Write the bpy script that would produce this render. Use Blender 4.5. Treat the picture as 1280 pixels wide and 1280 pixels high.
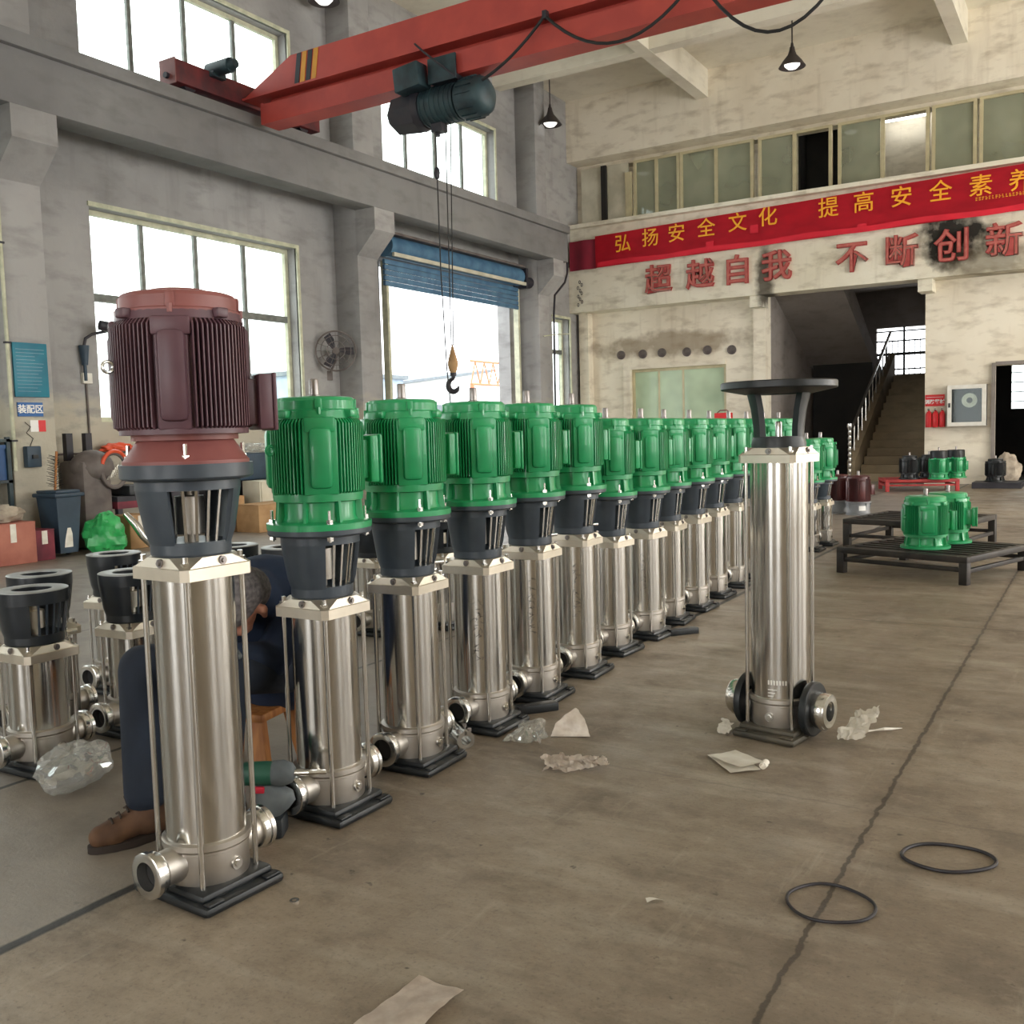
import bpy, bmesh, math, random
from math import sin, cos, pi, radians, sqrt, atan2
from mathutils import Vector, Matrix, noise

random.seed(7)
SC = bpy.context.scene
for o in list(bpy.data.objects):
    bpy.data.objects.remove(o)
COL = SC.collection

# ------------------------------------------------------------------ camera
YAW, PITCH, ROLL = -0.54982, -0.080855, -0.026995
fw = Vector((sin(YAW) * cos(PITCH), cos(YAW) * cos(PITCH), sin(PITCH)))
rt = Vector((cos(YAW), -sin(YAW), 0))
up = rt.cross(fw)
R2 = rt * cos(ROLL) + up * sin(ROLL)
U2 = -rt * sin(ROLL) + up * cos(ROLL)
cam = bpy.data.cameras.new('camera')
cam.sensor_width = 36.0
cam.lens = 36.0 * 1214.8 / 1280.0
cam.clip_start = 0.05
cam.clip_end = 400
camo = bpy.data.objects.new('camera', cam)
COL.objects.link(camo)
M = Matrix((R2, U2, -fw)).transposed().to_4x4()
M.translation = (0, 0, 1.15)
camo.matrix_world = M
SC.camera = camo

# ------------------------------------------------------------------ world, light, exposure
w = bpy.data.worlds.new('sky')
SC.world = w
w.use_nodes = True
nt = w.node_tree
bg = nt.nodes['Background']
tc = nt.nodes.new('ShaderNodeTexCoord')
sep = nt.nodes.new('ShaderNodeSeparateXYZ')
cr = nt.nodes.new('ShaderNodeValToRGB')
nt.links.new(tc.outputs['Generated'], sep.inputs[0])
nt.links.new(sep.outputs['Z'], cr.inputs[0])
cr.color_ramp.elements[0].position = 0.0
cr.color_ramp.elements[0].color = (0.95, 0.98, 1.0, 1)
cr.color_ramp.elements[1].position = 0.8
cr.color_ramp.elements[1].color = (0.95, 0.98, 1.0, 1)
nt.links.new(cr.outputs[0], bg.inputs[0])
bg.inputs[1].default_value = 3.5

def area(name, loc, rot, sx, sy, power, color):
    l = bpy.data.lights.new(name, 'AREA')
    l.shape = 'RECTANGLE'
    l.size, l.size_y = sx, sy
    l.energy = power
    l.color = color
    o = bpy.data.objects.new(name, l)
    o.location = loc
    o.rotation_euler = rot
    COL.objects.link(o)
    return o

# added area lights in unseen right and rear openings, brightening back wall and steel
for yy_, pw_ in ((2.2, 70), (6.6, 90), (11.0, 220), (15.4, 400)):
    area('added_light_right', (8.6, yy_, 2.7), (0, radians(90), 0), 4.2, 1.7, pw_, (1.0, 0.96, 0.88))
area('added_light_right_high', (8.6, 8.0, 6.2), (0, radians(82), 0), 1.4, 18.0, 110, (1.0, 0.97, 0.90))
for xx_ in (-4.6, 1.4):
    area('added_light_rear', (xx_, -7.6, 2.7), (radians(90), 0, 0), 2.2, 4.6, 95, (1.0, 0.98, 0.95))

SC.view_settings.view_transform = 'Standard'
SC.view_settings.look = 'None'
SC.view_settings.gamma = 1.0
SC.view_settings.use_curve_mapping = False
SC.view_settings.exposure = 0.42
SC.cycles.max_bounces = 10
SC.cycles.diffuse_bounces = 6
SC.cycles.glossy_bounces = 4
SC.cycles.transparent_max_bounces = 16
SC.cycles.sample_clamp_indirect = 6.0

# ------------------------------------------------------------------ materials
def S(r, g, b):
    f = lambda c: (c / 255 / 12.92) if c / 255 <= 0.04045 else ((c / 255 + 0.055) / 1.055) ** 2.4
    return (f(r), f(g), f(b), 1)

def mat(name, c1, c2=None, scale=6.0, rough=0.6, metal=0.0, bump=0.0, stretch=(1, 1, 1), detail=5, spec=0.5,
        lo=0.35, hi=0.65, rough2=None, world=False, coat=0.0):
    m = bpy.data.materials.new(name)
    m.use_nodes = True
    t = m.node_tree
    b = t.nodes['Principled BSDF']
    b.inputs['Base Color'].default_value = c1
    b.inputs['Roughness'].default_value = rough
    b.inputs['Metallic'].default_value = metal
    b.inputs['Specular IOR Level'].default_value = spec
    b.inputs['Coat Weight'].default_value = coat
    if c2 is None and not bump:
        return m
    if world:
        g = t.nodes.new('ShaderNodeNewGeometry')
        src = g.outputs['Position']
    else:
        g = t.nodes.new('ShaderNodeTexCoord')
        src = g.outputs['Object']
    mp = t.nodes.new('ShaderNodeMapping')
    mp.inputs['Scale'].default_value = stretch
    t.links.new(src, mp.inputs[0])
    n = t.nodes.new('ShaderNodeTexNoise')
    n.inputs['Scale'].default_value = scale
    n.inputs['Detail'].default_value = detail
    t.links.new(mp.outputs[0], n.inputs['Vector'])
    r = t.nodes.new('ShaderNodeValToRGB')
    r.color_ramp.elements[0].position = lo
    r.color_ramp.elements[1].position = hi
    r.color_ramp.elements[0].color = c1
    r.color_ramp.elements[1].color = c2 or c1
    t.links.new(n.outputs['Fac'], r.inputs[0])
    t.links.new(r.outputs[0], b.inputs['Base Color'])
    if rough2 is not None:
        mr = t.nodes.new('ShaderNodeMapRange')
        mr.inputs[1].default_value = lo
        mr.inputs[2].default_value = hi
        mr.inputs[3].default_value = rough
        mr.inputs[4].default_value = rough2
        t.links.new(n.outputs['Fac'], mr.inputs[0])
        t.links.new(mr.outputs[0], b.inputs['Roughness'])
    if bump:
        bp = t.nodes.new('ShaderNodeBump')
        bp.inputs['Strength'].default_value = bump
        bp.inputs['Distance'].default_value = 0.02
        t.links.new(n.outputs['Fac'], bp.inputs['Height'])
        t.links.new(bp.outputs[0], b.inputs['Normal'])
    return m

class NT:
    """small helper to wire shader nodes"""
    def __init__(s, m):
        s.t = m.node_tree
    def n(s, kind, **kw):
        x = s.t.nodes.new(kind)
        for k, v in kw.items():
            setattr(x, k, v)
        return x
    def math(s, op, a, b=None, c=None):
        x = s.t.nodes.new('ShaderNodeMath')
        x.operation = op
        for i, v in enumerate((a, b, c)):
            if v is None:
                continue
            if isinstance(v, (int, float)):
                x.inputs[i].default_value = v
            else:
                s.t.links.new(v, x.inputs[i])
        return x.outputs[0]
    def link(s, a, b):
        s.t.links.new(a, b)
    def noise(s, vec, scale, detail=5, stretch=None, rough=0.55):
        if stretch:
            mp = s.t.nodes.new('ShaderNodeMapping')
            mp.inputs['Scale'].default_value = stretch
            s.link(vec, mp.inputs[0])
            vec = mp.outputs[0]
        x = s.t.nodes.new('ShaderNodeTexNoise')
        x.inputs['Scale'].default_value = scale
        x.inputs['Detail'].default_value = detail
        x.inputs['Roughness'].default_value = rough
        s.link(vec, x.inputs['Vector'])
        return x.outputs['Fac']
    def ramp(s, fac, stops):
        x = s.t.nodes.new('ShaderNodeValToRGB')
        e = x.color_ramp.elements
        while len(e) < len(stops):
            e.new(0.5)
        for el, (p, c) in zip(e, stops):
            el.position = p
            el.color = c if len(c) == 4 else (*c, 1)
        s.link(fac, x.inputs[0])
        return x.outputs[0]
    def range(s, v, a, b, c=0.0, d=1.0):
        x = s.t.nodes.new('ShaderNodeMapRange')
        for i, q in enumerate((a, b, c, d)):
            x.inputs[i + 1].default_value = q
        s.link(v, x.inputs[0])
        return x.outputs[0]
    def mix(s, fac, a, b, mode='MIX'):
        x = s.t.nodes.new('ShaderNodeMix')
        x.data_type = 'RGBA'
        x.blend_type = mode
        for sock, v in ((x.inputs[0], fac), (x.inputs[6], a), (x.inputs[7], b)):
            if isinstance(v, (int, float)):
                sock.default_value = v
            elif isinstance(v, tuple):
                sock.default_value = v
            else:
                s.link(v, sock)
        return x.outputs[2]

def plaster(name, light, dark, grime, amount=0.55, rough=0.85, spots=(), dado=0.0):
    """old dirty plaster: two scales of blotches, drips and stains with their own shape"""
    m = bpy.data.materials.new(name)
    m.use_nodes = True
    k = NT(m)
    b = m.node_tree.nodes['Principled BSDF']
    g = k.n('ShaderNodeNewGeometry')
    P = g.outputs['Position']
    big = k.noise(P, 0.55, 6)
    med = k.noise(P, 2.2, 7, (1, 1, 2.6))
    drip = k.noise(P, 3.5, 4, (1.6, 1.6, 0.22))
    c = k.ramp(big, [(0.3, dark), (0.62, light)])
    c = k.mix(k.range(med, 0.5, 0.72, 0, amount), c, grime)
    c = k.mix(k.range(drip, 0.56, 0.78, 0, amount * 0.55), c, grime)
    if dado:
        sz = k.n('ShaderNodeSeparateXYZ')
        k.link(P, sz.inputs[0])
        edge = k.math('ADD', sz.outputs['Z'], k.math('MULTIPLY', k.math('SUBTRACT', med, 0.5), 0.9))
        worn = k.mix(k.range(big, 0.35, 0.6), S(186, 176, 152), S(206, 198, 174))
        worn = k.mix(k.range(med, 0.52, 0.7, 0, 0.5), worn, grime)
        c = k.mix(k.range(edge, dado + 0.16, dado - 0.16, 0, 0.6), c, worn)
    for (cx, cy, cz, rx, rz, col, st) in spots:
        sp = k.n('ShaderNodeSeparateXYZ')
        k.link(P, sp.inputs[0])
        ax = sp.outputs['X'] if rx > 0 else sp.outputs['Y']
        c0 = cx if rx > 0 else cy
        dx = k.math('DIVIDE', k.math('SUBTRACT', ax, c0), abs(rx))
        dz = k.math('DIVIDE', k.math('SUBTRACT', sp.outputs['Z'], cz), rz)
        d = k.math('ADD', k.math('MULTIPLY', dx, dx), k.math('MULTIPLY', dz, dz))
        d = k.math('ADD', d, k.math('MULTIPLY', k.math('SUBTRACT', k.noise(P, 3.0, 5), 0.5), 2.4))
        c = k.mix(k.range(d, 1.15, 0.35, 0, st), c, col)
    k.link(c, b.inputs['Base Color'])
    b.inputs['Roughness'].default_value = rough
    b.inputs['Specular IOR Level'].default_value = 0.25
    bp = k.n('ShaderNodeBump')
    bp.inputs['Strength'].default_value = 0.25
    bp.inputs['Distance'].default_value = 0.03
    k.link(k.noise(P, 9, 6), bp.inputs['Height'])
    k.link(bp.outputs[0], b.inputs['Normal'])
    return m

MT = {}
MT['wall_left'] = plaster('plaster_shaded', S(168, 167, 166), S(140, 139, 139), S(104, 102, 100), 0.42, dado=1.62)  # back wall's plaster greyed: the left side's shade put into the colour
MT['wall_back'] = plaster('plaster_cream', S(240, 233, 216), S(218, 208, 188), S(158, 143, 118), 0.5,
                          spots=((-8.0, 0, 2.95, 1.9, 0.28, S(120, 100, 74), 0.6),))
MT['fascia'] = plaster('plaster_fascia', S(238, 234, 218), S(220, 213, 192), S(140, 126, 98), 0.5,
                       spots=((-2.42, 0, 4.35, 0.62, 0.55, S(22, 21, 20), 0.97), (-5.75, 0, 4.05, 0.2, 0.7, S(62, 56, 48), 0.85),
                              (-1.8, 0, 3.9, 0.9, 0.3, S(90, 82, 66), 0.6)))
MT['ceiling'] = plaster('plaster_ceiling', S(230, 225, 210), S(214, 208, 192), S(170, 162, 146), 0.35)
MT['concrete'] = plaster('concrete_beam', S(140, 140, 140), S(118, 118, 119), S(96, 95, 94), 0.35)
MT['stair_grey'] = plaster('plaster_stair', S(150, 143, 138), S(128, 121, 116), S(96, 90, 86), 0.4)
MT['stair_tread'] = plaster('worn_step', S(150, 136, 112), S(120, 106, 86), S(80, 70, 56), 0.4)
MT['dark_void'] = mat('dark_unlit_board', S(28, 28, 28), S(40, 38, 36), 3, 0.8)  # near-black, unlit depth put into the colour; the dark post shares it

def floor_mat():
    m = bpy.data.materials.new('worn_concrete_floor')
    m.use_nodes = True
    k = NT(m)
    b = m.node_tree.nodes['Principled BSDF']
    g = k.n('ShaderNodeNewGeometry')
    P = g.outputs['Position']
    sp = k.n('ShaderNodeSeparateXYZ')
    k.link(P, sp.inputs[0])
    X, Y = sp.outputs['X'], sp.outputs['Y']
    big = k.noise(P, 0.5, 7)
    med = k.noise(P, 3.2, 8, None, 0.65)
    fine = k.noise(P, 85, 7, None, 0.75)
    scr = k.noise(P, 2.6, 6, (0.5, 2.4, 1))
    mid = k.noise(P, 11, 8, (1, 1.5, 1), 0.72)
    spot = k.noise(P, 24, 3, None, 0.5)
    scar = k.noise(P, 5, 7, (2.6, 0.35, 1), 0.7)
    c = k.ramp(big, [(0.30, S(110, 97, 82)), (0.68, S(148, 135, 117))])
    c = k.mix(k.range(med, 0.50, 0.70, 0, 0.6), c, S(84, 75, 65))
    c = k.mix(k.range(scr, 0.52, 0.72, 0, 0.55), c, S(166, 157, 142))
    c = k.mix(k.range(fine, 0.53, 0.70, 0, 0.6), c, S(72, 64, 55))
    c = k.mix(k.range(mid, 0.50, 0.68, 0, 0.42), c, S(88, 78, 66))
    c = k.mix(k.range(mid, 0.46, 0.34, 0, 0.35), c, S(164, 152, 134))
    c = k.mix(k.range(scar, 0.60, 0.72, 0, 0.35), c, S(176, 166, 148))
    c = k.mix(k.range(spot, 0.70, 0.76, 0, 0.8), c, S(56, 48, 42))
    # the paler sealed bays on the left of the joint
    wob = k.math('MULTIPLY', k.math('SUBTRACT', k.noise(P, 14, 4), 0.5), 0.035)
    left = k.range(X, -2.13, -2.15)
    pale = k.mix(k.range(med, 0.5, 0.75, 0, 0.4), S(138, 133, 127), S(108, 103, 98))
    c = k.mix(k.math('MULTIPLY', left, 0.55), c, pale)
    # joints and cracks
    def line(coord, at, half, wobble, dark, st):
        nonlocal c
        v = k.math('ADD', k.math('SUBTRACT', coord, at), wobble)
        d = k.math('ABSOLUTE', v)
        c = k.mix(k.range(d, half, half * 0.55, 0, st), c, dark)
    line(X, -0.56, 0.0085, wob, S(44, 38, 32), 0.92)
    line(X, -0.56, 0.034, k.math('MULTIPLY', wob, 2.2), S(96, 84, 70), 0.3)
    line(X, -2.14, 0.022, k.math('MULTIPLY', wob, 0.25), S(28, 27, 26), 0.97)
    line(X, -3.17, 0.014, k.math('MULTIPLY', wob, 0.3), S(34, 33, 32), 0.95)
    line(X, -5.4, 0.012, k.math('MULTIPLY', wob, 0.3), S(44, 42, 40), 0.9)
    line(Y, 5.88, 0.010, k.math('MULTIPLY', wob, 0.7), S(72, 62, 52), 0.75)
    line(Y, 11.63, 0.014, k.math('MULTIPLY', wob, 0.6), S(70, 61, 52), 0.8)
    line(Y, 2.95, 0.007, k.math('MULTIPLY', wob, 0.8), S(90, 80, 70), 0.35)
    k.link(c, b.inputs['Base Color'])
    r = k.range(med, 0.35, 0.7, 0.38, 0.62)
    lh_ = k.math('MULTIPLY', left, 0.5)
    r = k.math('ADD', k.math('MULTIPLY', r, k.math('SUBTRACT', 1.0, lh_)), k.math('MULTIPLY', lh_, 0.36))
    k.link(r, b.inputs['Roughness'])
    b.inputs['Specular IOR Level'].default_value = 0.5
    bp = k.n('ShaderNodeBump')
    bp.inputs['Strength'].default_value = 0.22
    bp.inputs['Distance'].default_value = 0.01
    k.link(k.math('ADD', k.math('ADD', fine, med), mid), bp.inputs['Height'])
    k.link(bp.outputs[0], b.inputs['Normal'])
    return m
MT['floor'] = floor_mat()

def steel(name, base, rough, streak=True):
    m = bpy.data.materials.new(name)
    m.use_nodes = True
    k = NT(m)
    b = m.node_tree.nodes['Principled BSDF']
    b.inputs['Metallic'].default_value = 1.0
    tcn = k.n('ShaderNodeTexCoord')
    P = tcn.outputs['Object']
    a = k.noise(P, 7, 5, (6, 6, 0.25) if streak else (1, 1, 1))
    s = k.noise(P, 4, 5)
    c = k.ramp(a, [(0.3, tuple(x * 0.78 for x in base[:3])), (0.7, base[:3])])
    k.link(c, b.inputs['Base Color'])
    k.link(k.range(s, 0.3, 0.7, rough * 0.8, rough * 1.25), b.inputs['Roughness'])
    if streak:
        bp = k.n('ShaderNodeBump')
        bp.inputs['Strength'].default_value = 0.12
        bp.inputs['Distance'].default_value = 0.004
        k.link(k.noise(P, 9, 3, (5, 5, 0.12)), bp.inputs['Height'])
        k.link(bp.outputs[0], b.inputs['Normal'])
    return m
MT['barrel'] = steel('brushed_stainless', (0.72, 0.70, 0.66), 0.17)
MT['cast'] = steel('cast_stainless', (0.62, 0.58, 0.53), 0.42, False)
MT['chrome'] = steel('bright_steel', (0.78, 0.77, 0.74), 0.2, False)
MT['head'] = steel('machined_head', (0.80, 0.73, 0.62), 0.45, False)
MT['bore'] = mat('dark_bore', S(38, 38, 40), S(24, 25, 28), 20, 0.6)
MT['green'] = mat('green_enamel', S(28, 144, 88), S(38, 158, 98), 9, 0.36, bump=0.05, coat=0.25)
MT['red'] = mat('backlit_red_enamel', S(84, 57, 66), S(98, 68, 76), 7, 0.42, bump=0.05)  # red enamel darkened: the motor's backlit shade is put into the colour
MT['redcap'] = mat('red_oxide_cap', S(126, 72, 70), S(140, 84, 80), 7, 0.46, bump=0.05)
MT['black'] = mat('hazed_black_paint', S(58, 66, 76), S(66, 75, 84), 14, 0.38, bump=0.06)  # black lifted to blue-grey: haze and sky reflection put into the colour
MT['stoolblack'] = mat('glossy_black_stool_paint', S(30, 35, 40), S(38, 43, 49), 14, 0.34, bump=0.05)
MT['blackplate'] = mat('black_base_paint', S(20, 23, 26), S(30, 34, 37), 12, 0.42, bump=0.08)
MT['ringtop'] = steel('machined_ring', (0.52, 0.53, 0.52), 0.5, False)
MT['etched'] = steel('etched_mark', (0.85, 0.83, 0.78), 0.5, False)
MT['oldplate'] = mat('worn_base_paint', S(84, 78, 66), S(58, 56, 50), 10, 0.55, metal=0.3, bump=0.1)
MT['crane'] = mat('crane_red', S(190, 76, 66), S(172, 66, 60), 3, 0.5, bump=0.04)
MT['cranedark'] = mat('crane_red_grimy', S(120, 44, 46), S(78, 36, 42), 5, 0.55, bump=0.04)
MT['yellow'] = mat('hazard_yellow', S(222, 160, 50), S(206, 146, 44), 5, 0.5)
MT['hazblack'] = mat('hazard_black', S(30, 36, 44), None, 5, 0.5)
MT['hoist'] = mat('hoist_teal', S(46, 70, 76), S(30, 44, 52), 6, 0.5, bump=0.08)
MT['hoistdark'] = mat('hoist_dark', S(36, 38, 48), S(52, 46, 52), 8, 0.55, bump=0.08)
MT['cable'] = mat('black_cable', S(26, 26, 28), None, 5, 0.6)
MT['wire'] = steel('wire_rope', (0.25, 0.25, 0.26), 0.5, False)
MT['frame'] = mat('window_frame_paint', S(206, 206, 180), S(176, 178, 154), 8, 0.55)
MT['mullion'] = mat('grey_window_bar', S(122, 126, 120), S(98, 102, 98), 14, 0.5)
MT['alu'] = mat('cream_aluminium', S(206, 196, 160), S(190, 180, 146), 6, 0.45, metal=0.2)
MT['banner'] = mat('red_banner_cloth', S(224, 26, 52), S(206, 20, 46), 2.2, 0.6, stretch=(1, 1, 2))
MT['bannershade'] = mat('shaded_banner_fold', S(130, 16, 44), S(112, 14, 40), 3, 0.65)  # banner cloth darkened: the fold's shading is put into the colour
MT['gold'] = mat('banner_gold', S(250, 172, 40), None, 5, 0.5)
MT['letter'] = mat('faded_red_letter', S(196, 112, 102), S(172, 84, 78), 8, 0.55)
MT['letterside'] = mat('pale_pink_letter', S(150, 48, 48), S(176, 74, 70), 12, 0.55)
MT['shutterblue'] = mat('shutter_blue', S(86, 128, 158), S(66, 104, 136), 5, 0.5)
MT['cream'] = mat('cream_board', S(214, 210, 192), S(186, 182, 162), 3, 0.7)
MT['white'] = mat('white_enamel', S(236, 234, 226), S(220, 216, 206), 8, 0.5)
MT['wood'] = mat('stool_wood', S(176, 116, 60), S(140, 84, 40), 7, 0.6, stretch=(6, 6, 0.6))
MT['navy'] = mat('navy_cloth', S(30, 46, 72), S(25, 38, 60), 9, 0.85, bump=0.25)
MT['navydark'] = mat('dark_navy_trousers', S(25, 35, 50), S(19, 27, 40), 9, 0.88, bump=0.25)
MT['skin'] = mat('skin', S(196, 140, 116), S(178, 120, 100), 10, 0.55)
MT['hair'] = mat('grey_cropped_hair', S(134, 128, 128), S(92, 88, 90), 60, 0.75, bump=0.6, stretch=(1, 1, 1))
MT['boot'] = mat('brown_work_boot', S(104, 73, 48), S(74, 50, 34), 9, 0.75, bump=0.12)
MT['sole'] = mat('boot_sole', S(48, 38, 32), None, 5, 0.7)
MT['glove'] = mat('grey_glove', S(104, 110, 112), S(78, 84, 88), 12, 0.8, bump=0.2)
MT['toolgreen'] = mat('tool_green', S(40, 92, 74), S(30, 72, 60), 8, 0.45)
MT['toolblack'] = mat('tool_black', S(30, 34, 38), S(40, 44, 48), 8, 0.5)
MT['toolred'] = mat('tool_red', S(190, 34, 56), None, 5, 0.5)
MT['paper'] = mat('white_paper', S(244, 241, 232), S(226, 220, 208), 14, 0.8, bump=0.2)
MT['foam'] = mat('pinkish_foam_sheet', S(204, 190, 176), S(230, 220, 208), 24, 0.34, bump=0.3)
MT['rubber'] = mat('black_rubber', S(30, 28, 32), S(44, 40, 46), 10, 0.5)
MT['pallet'] = mat('dark_steel_pallet', S(60, 54, 50), S(40, 38, 38), 6, 0.55, metal=0.3, bump=0.08)
MT['palletred'] = mat('red_steel_pallet', S(184, 60, 58), S(150, 46, 48), 6, 0.55, bump=0.06)
MT['teal'] = mat('teal_notice_board', S(34, 128, 150), S(26, 108, 132), 4, 0.5)
MT['signblue'] = mat('sign_blue', S(24, 92, 160), None, 5, 0.5)
MT['signwhite'] = mat('sign_white', S(240, 240, 238), None, 5, 0.5)
MT['signred'] = mat('sign_red', S(214, 36, 40), None, 5, 0.5)
MT['bin'] = mat('blue_grey_bin', S(52, 72, 90), S(42, 60, 76), 5, 0.5)
MT['card'] = mat('cardboard', S(186, 150, 108), S(168, 132, 92), 8, 0.8)
MT['bluebox'] = mat('blue_crate', S(44, 84, 134), S(36, 70, 116), 5, 0.55)
MT['pink'] = mat('pinkish_box', S(190, 124, 106), S(170, 104, 90), 5, 0.75)
MT['maroon'] = mat('maroon_box', S(132, 52, 66), S(96, 40, 54), 6, 0.7)
MT['greybrown'] = mat('old_machine_grey', S(116, 108, 104), S(90, 82, 80), 5, 0.65, bump=0.1)
MT['darkbench'] = mat('bench_dark', S(58, 58, 66), S(44, 44, 52), 5, 0.6)
MT['greenbag'] = mat('green_plastic_bag', S(30, 150, 76), S(70, 190, 110), 8, 0.3, bump=0.3)
MT['orange'] = mat('orange_plastic', S(220, 84, 50), None, 5, 0.45)
MT['extred'] = mat('extinguisher_red', S(216, 40, 46), S(190, 30, 38), 5, 0.35)
MT['brownmotor'] = mat('brown_motor_paint', S(92, 44, 44), S(70, 34, 36), 6, 0.35)
MT['greyband'] = mat('grey_wrap_band', S(140, 142, 144), S(120, 122, 126), 6, 0.5)
MT['sack'] = mat('pale_sack', S(196, 184, 166), S(150, 138, 124), 7, 0.8, bump=0.3)
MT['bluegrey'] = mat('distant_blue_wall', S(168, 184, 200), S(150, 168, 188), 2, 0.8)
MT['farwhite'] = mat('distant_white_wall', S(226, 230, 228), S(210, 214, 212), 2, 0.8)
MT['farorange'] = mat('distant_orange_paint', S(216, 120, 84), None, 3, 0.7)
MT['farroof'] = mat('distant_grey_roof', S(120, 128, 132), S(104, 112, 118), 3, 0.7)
MT['ground'] = mat('yard_ground', S(176, 176, 170), S(154, 154, 150), 1.2, 0.9)
MT['leaf'] = mat('tree_leaves', S(86, 120, 62), S(58, 92, 44), 3, 0.8)
MT['lampshade'] = mat('lamp_shade_dark', S(58, 52, 52), None, 5, 0.5)
MT['shaft'] = steel('dull_shaft', (0.36, 0.33, 0.32), 0.42, False)

def emit(name, col, st):
    m = bpy.data.materials.new(name)
    m.use_nodes = True
    b = m.node_tree.nodes['Principled BSDF']
    b.inputs['Base Color'].default_value = (0.8, 0.8, 0.8, 1)
    b.inputs['Emission Color'].default_value = col
    b.inputs['Emission Strength'].default_value = st
    return m
MT['tube'] = emit('fluorescent_tube', (1, 1, 0.97, 1), 10.0)
MT['bulb'] = emit('lamp_bulb', (1, 0.97, 0.9, 1), 1.0)

def glass(name, tint, refl=0.1, dust=0.0, dustcol=(0.6, 0.65, 0.6, 1)):
    m = bpy.data.materials.new(name)
    m.use_nodes = True
    t = m.node_tree
    t.nodes.remove(t.nodes['Principled BSDF'])
    out = t.nodes['Material Output']
    tr = t.nodes.new('ShaderNodeBsdfTransparent')
    tr.inputs[0].default_value = tint
    gl = t.nodes.new('ShaderNodeBsdfGlossy')
    gl.inputs['Roughness'].default_value = 0.04
    gl.inputs['Color'].default_value = (0.9, 0.95, 0.95, 1)
    mx = t.nodes.new('ShaderNodeMixShader')
    mx.inputs[0].default_value = refl
    t.links.new(tr.outputs[0], mx.inputs[1])
    t.links.new(gl.outputs[0], mx.inputs[2])
    last = mx.outputs[0]
    if dust:
        df = t.nodes.new('ShaderNodeBsdfDiffuse')
        df.inputs[0].default_value = dustcol
        nz = t.nodes.new('ShaderNodeTexNoise')
        nz.inputs['Scale'].default_value = 1.4
        g = t.nodes.new('ShaderNodeNewGeometry')
        t.links.new(g.outputs['Position'], nz.inputs['Vector'])
        mr = t.nodes.new('ShaderNodeMapRange')
        mr.inputs[1].default_value = 0.3
        mr.inputs[2].default_value = 0.7
        mr.inputs[3].default_value = dust * 0.7
        mr.inputs[4].default_value = min(1, dust * 1.3)
        t.links.new(nz.outputs['Fac'], mr.inputs[0])
        m2 = t.nodes.new('ShaderNodeMixShader')
        t.links.new(mr.outputs[0], m2.inputs[0])
        t.links.new(last, m2.inputs[1])
        t.links.new(df.outputs[0], m2.inputs[2])
        last = m2.outputs[0]
    t.links.new(last, out.inputs['Surface'])
    return m
MT['glass'] = glass('clear_pane', (0.96, 0.99, 0.97, 1), 0.06)
MT['dustglass'] = glass('dusty_greenish_pane', (0.66, 0.72, 0.66, 1), 0.08, 0.42, S(176, 178, 156))
MT['cabglass'] = glass('cabinet_pane', (0.8, 0.84, 0.82, 1), 0.012)
MT['frost'] = glass('frosted_green_panel', (0.6, 0.75, 0.62, 1), 0.06, 0.85, S(206, 226, 196))
MT['film'] = glass('clear_plastic_film', (0.94, 0.95, 0.95, 1), 0.22, 0.18, S(236, 236, 234))

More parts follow.
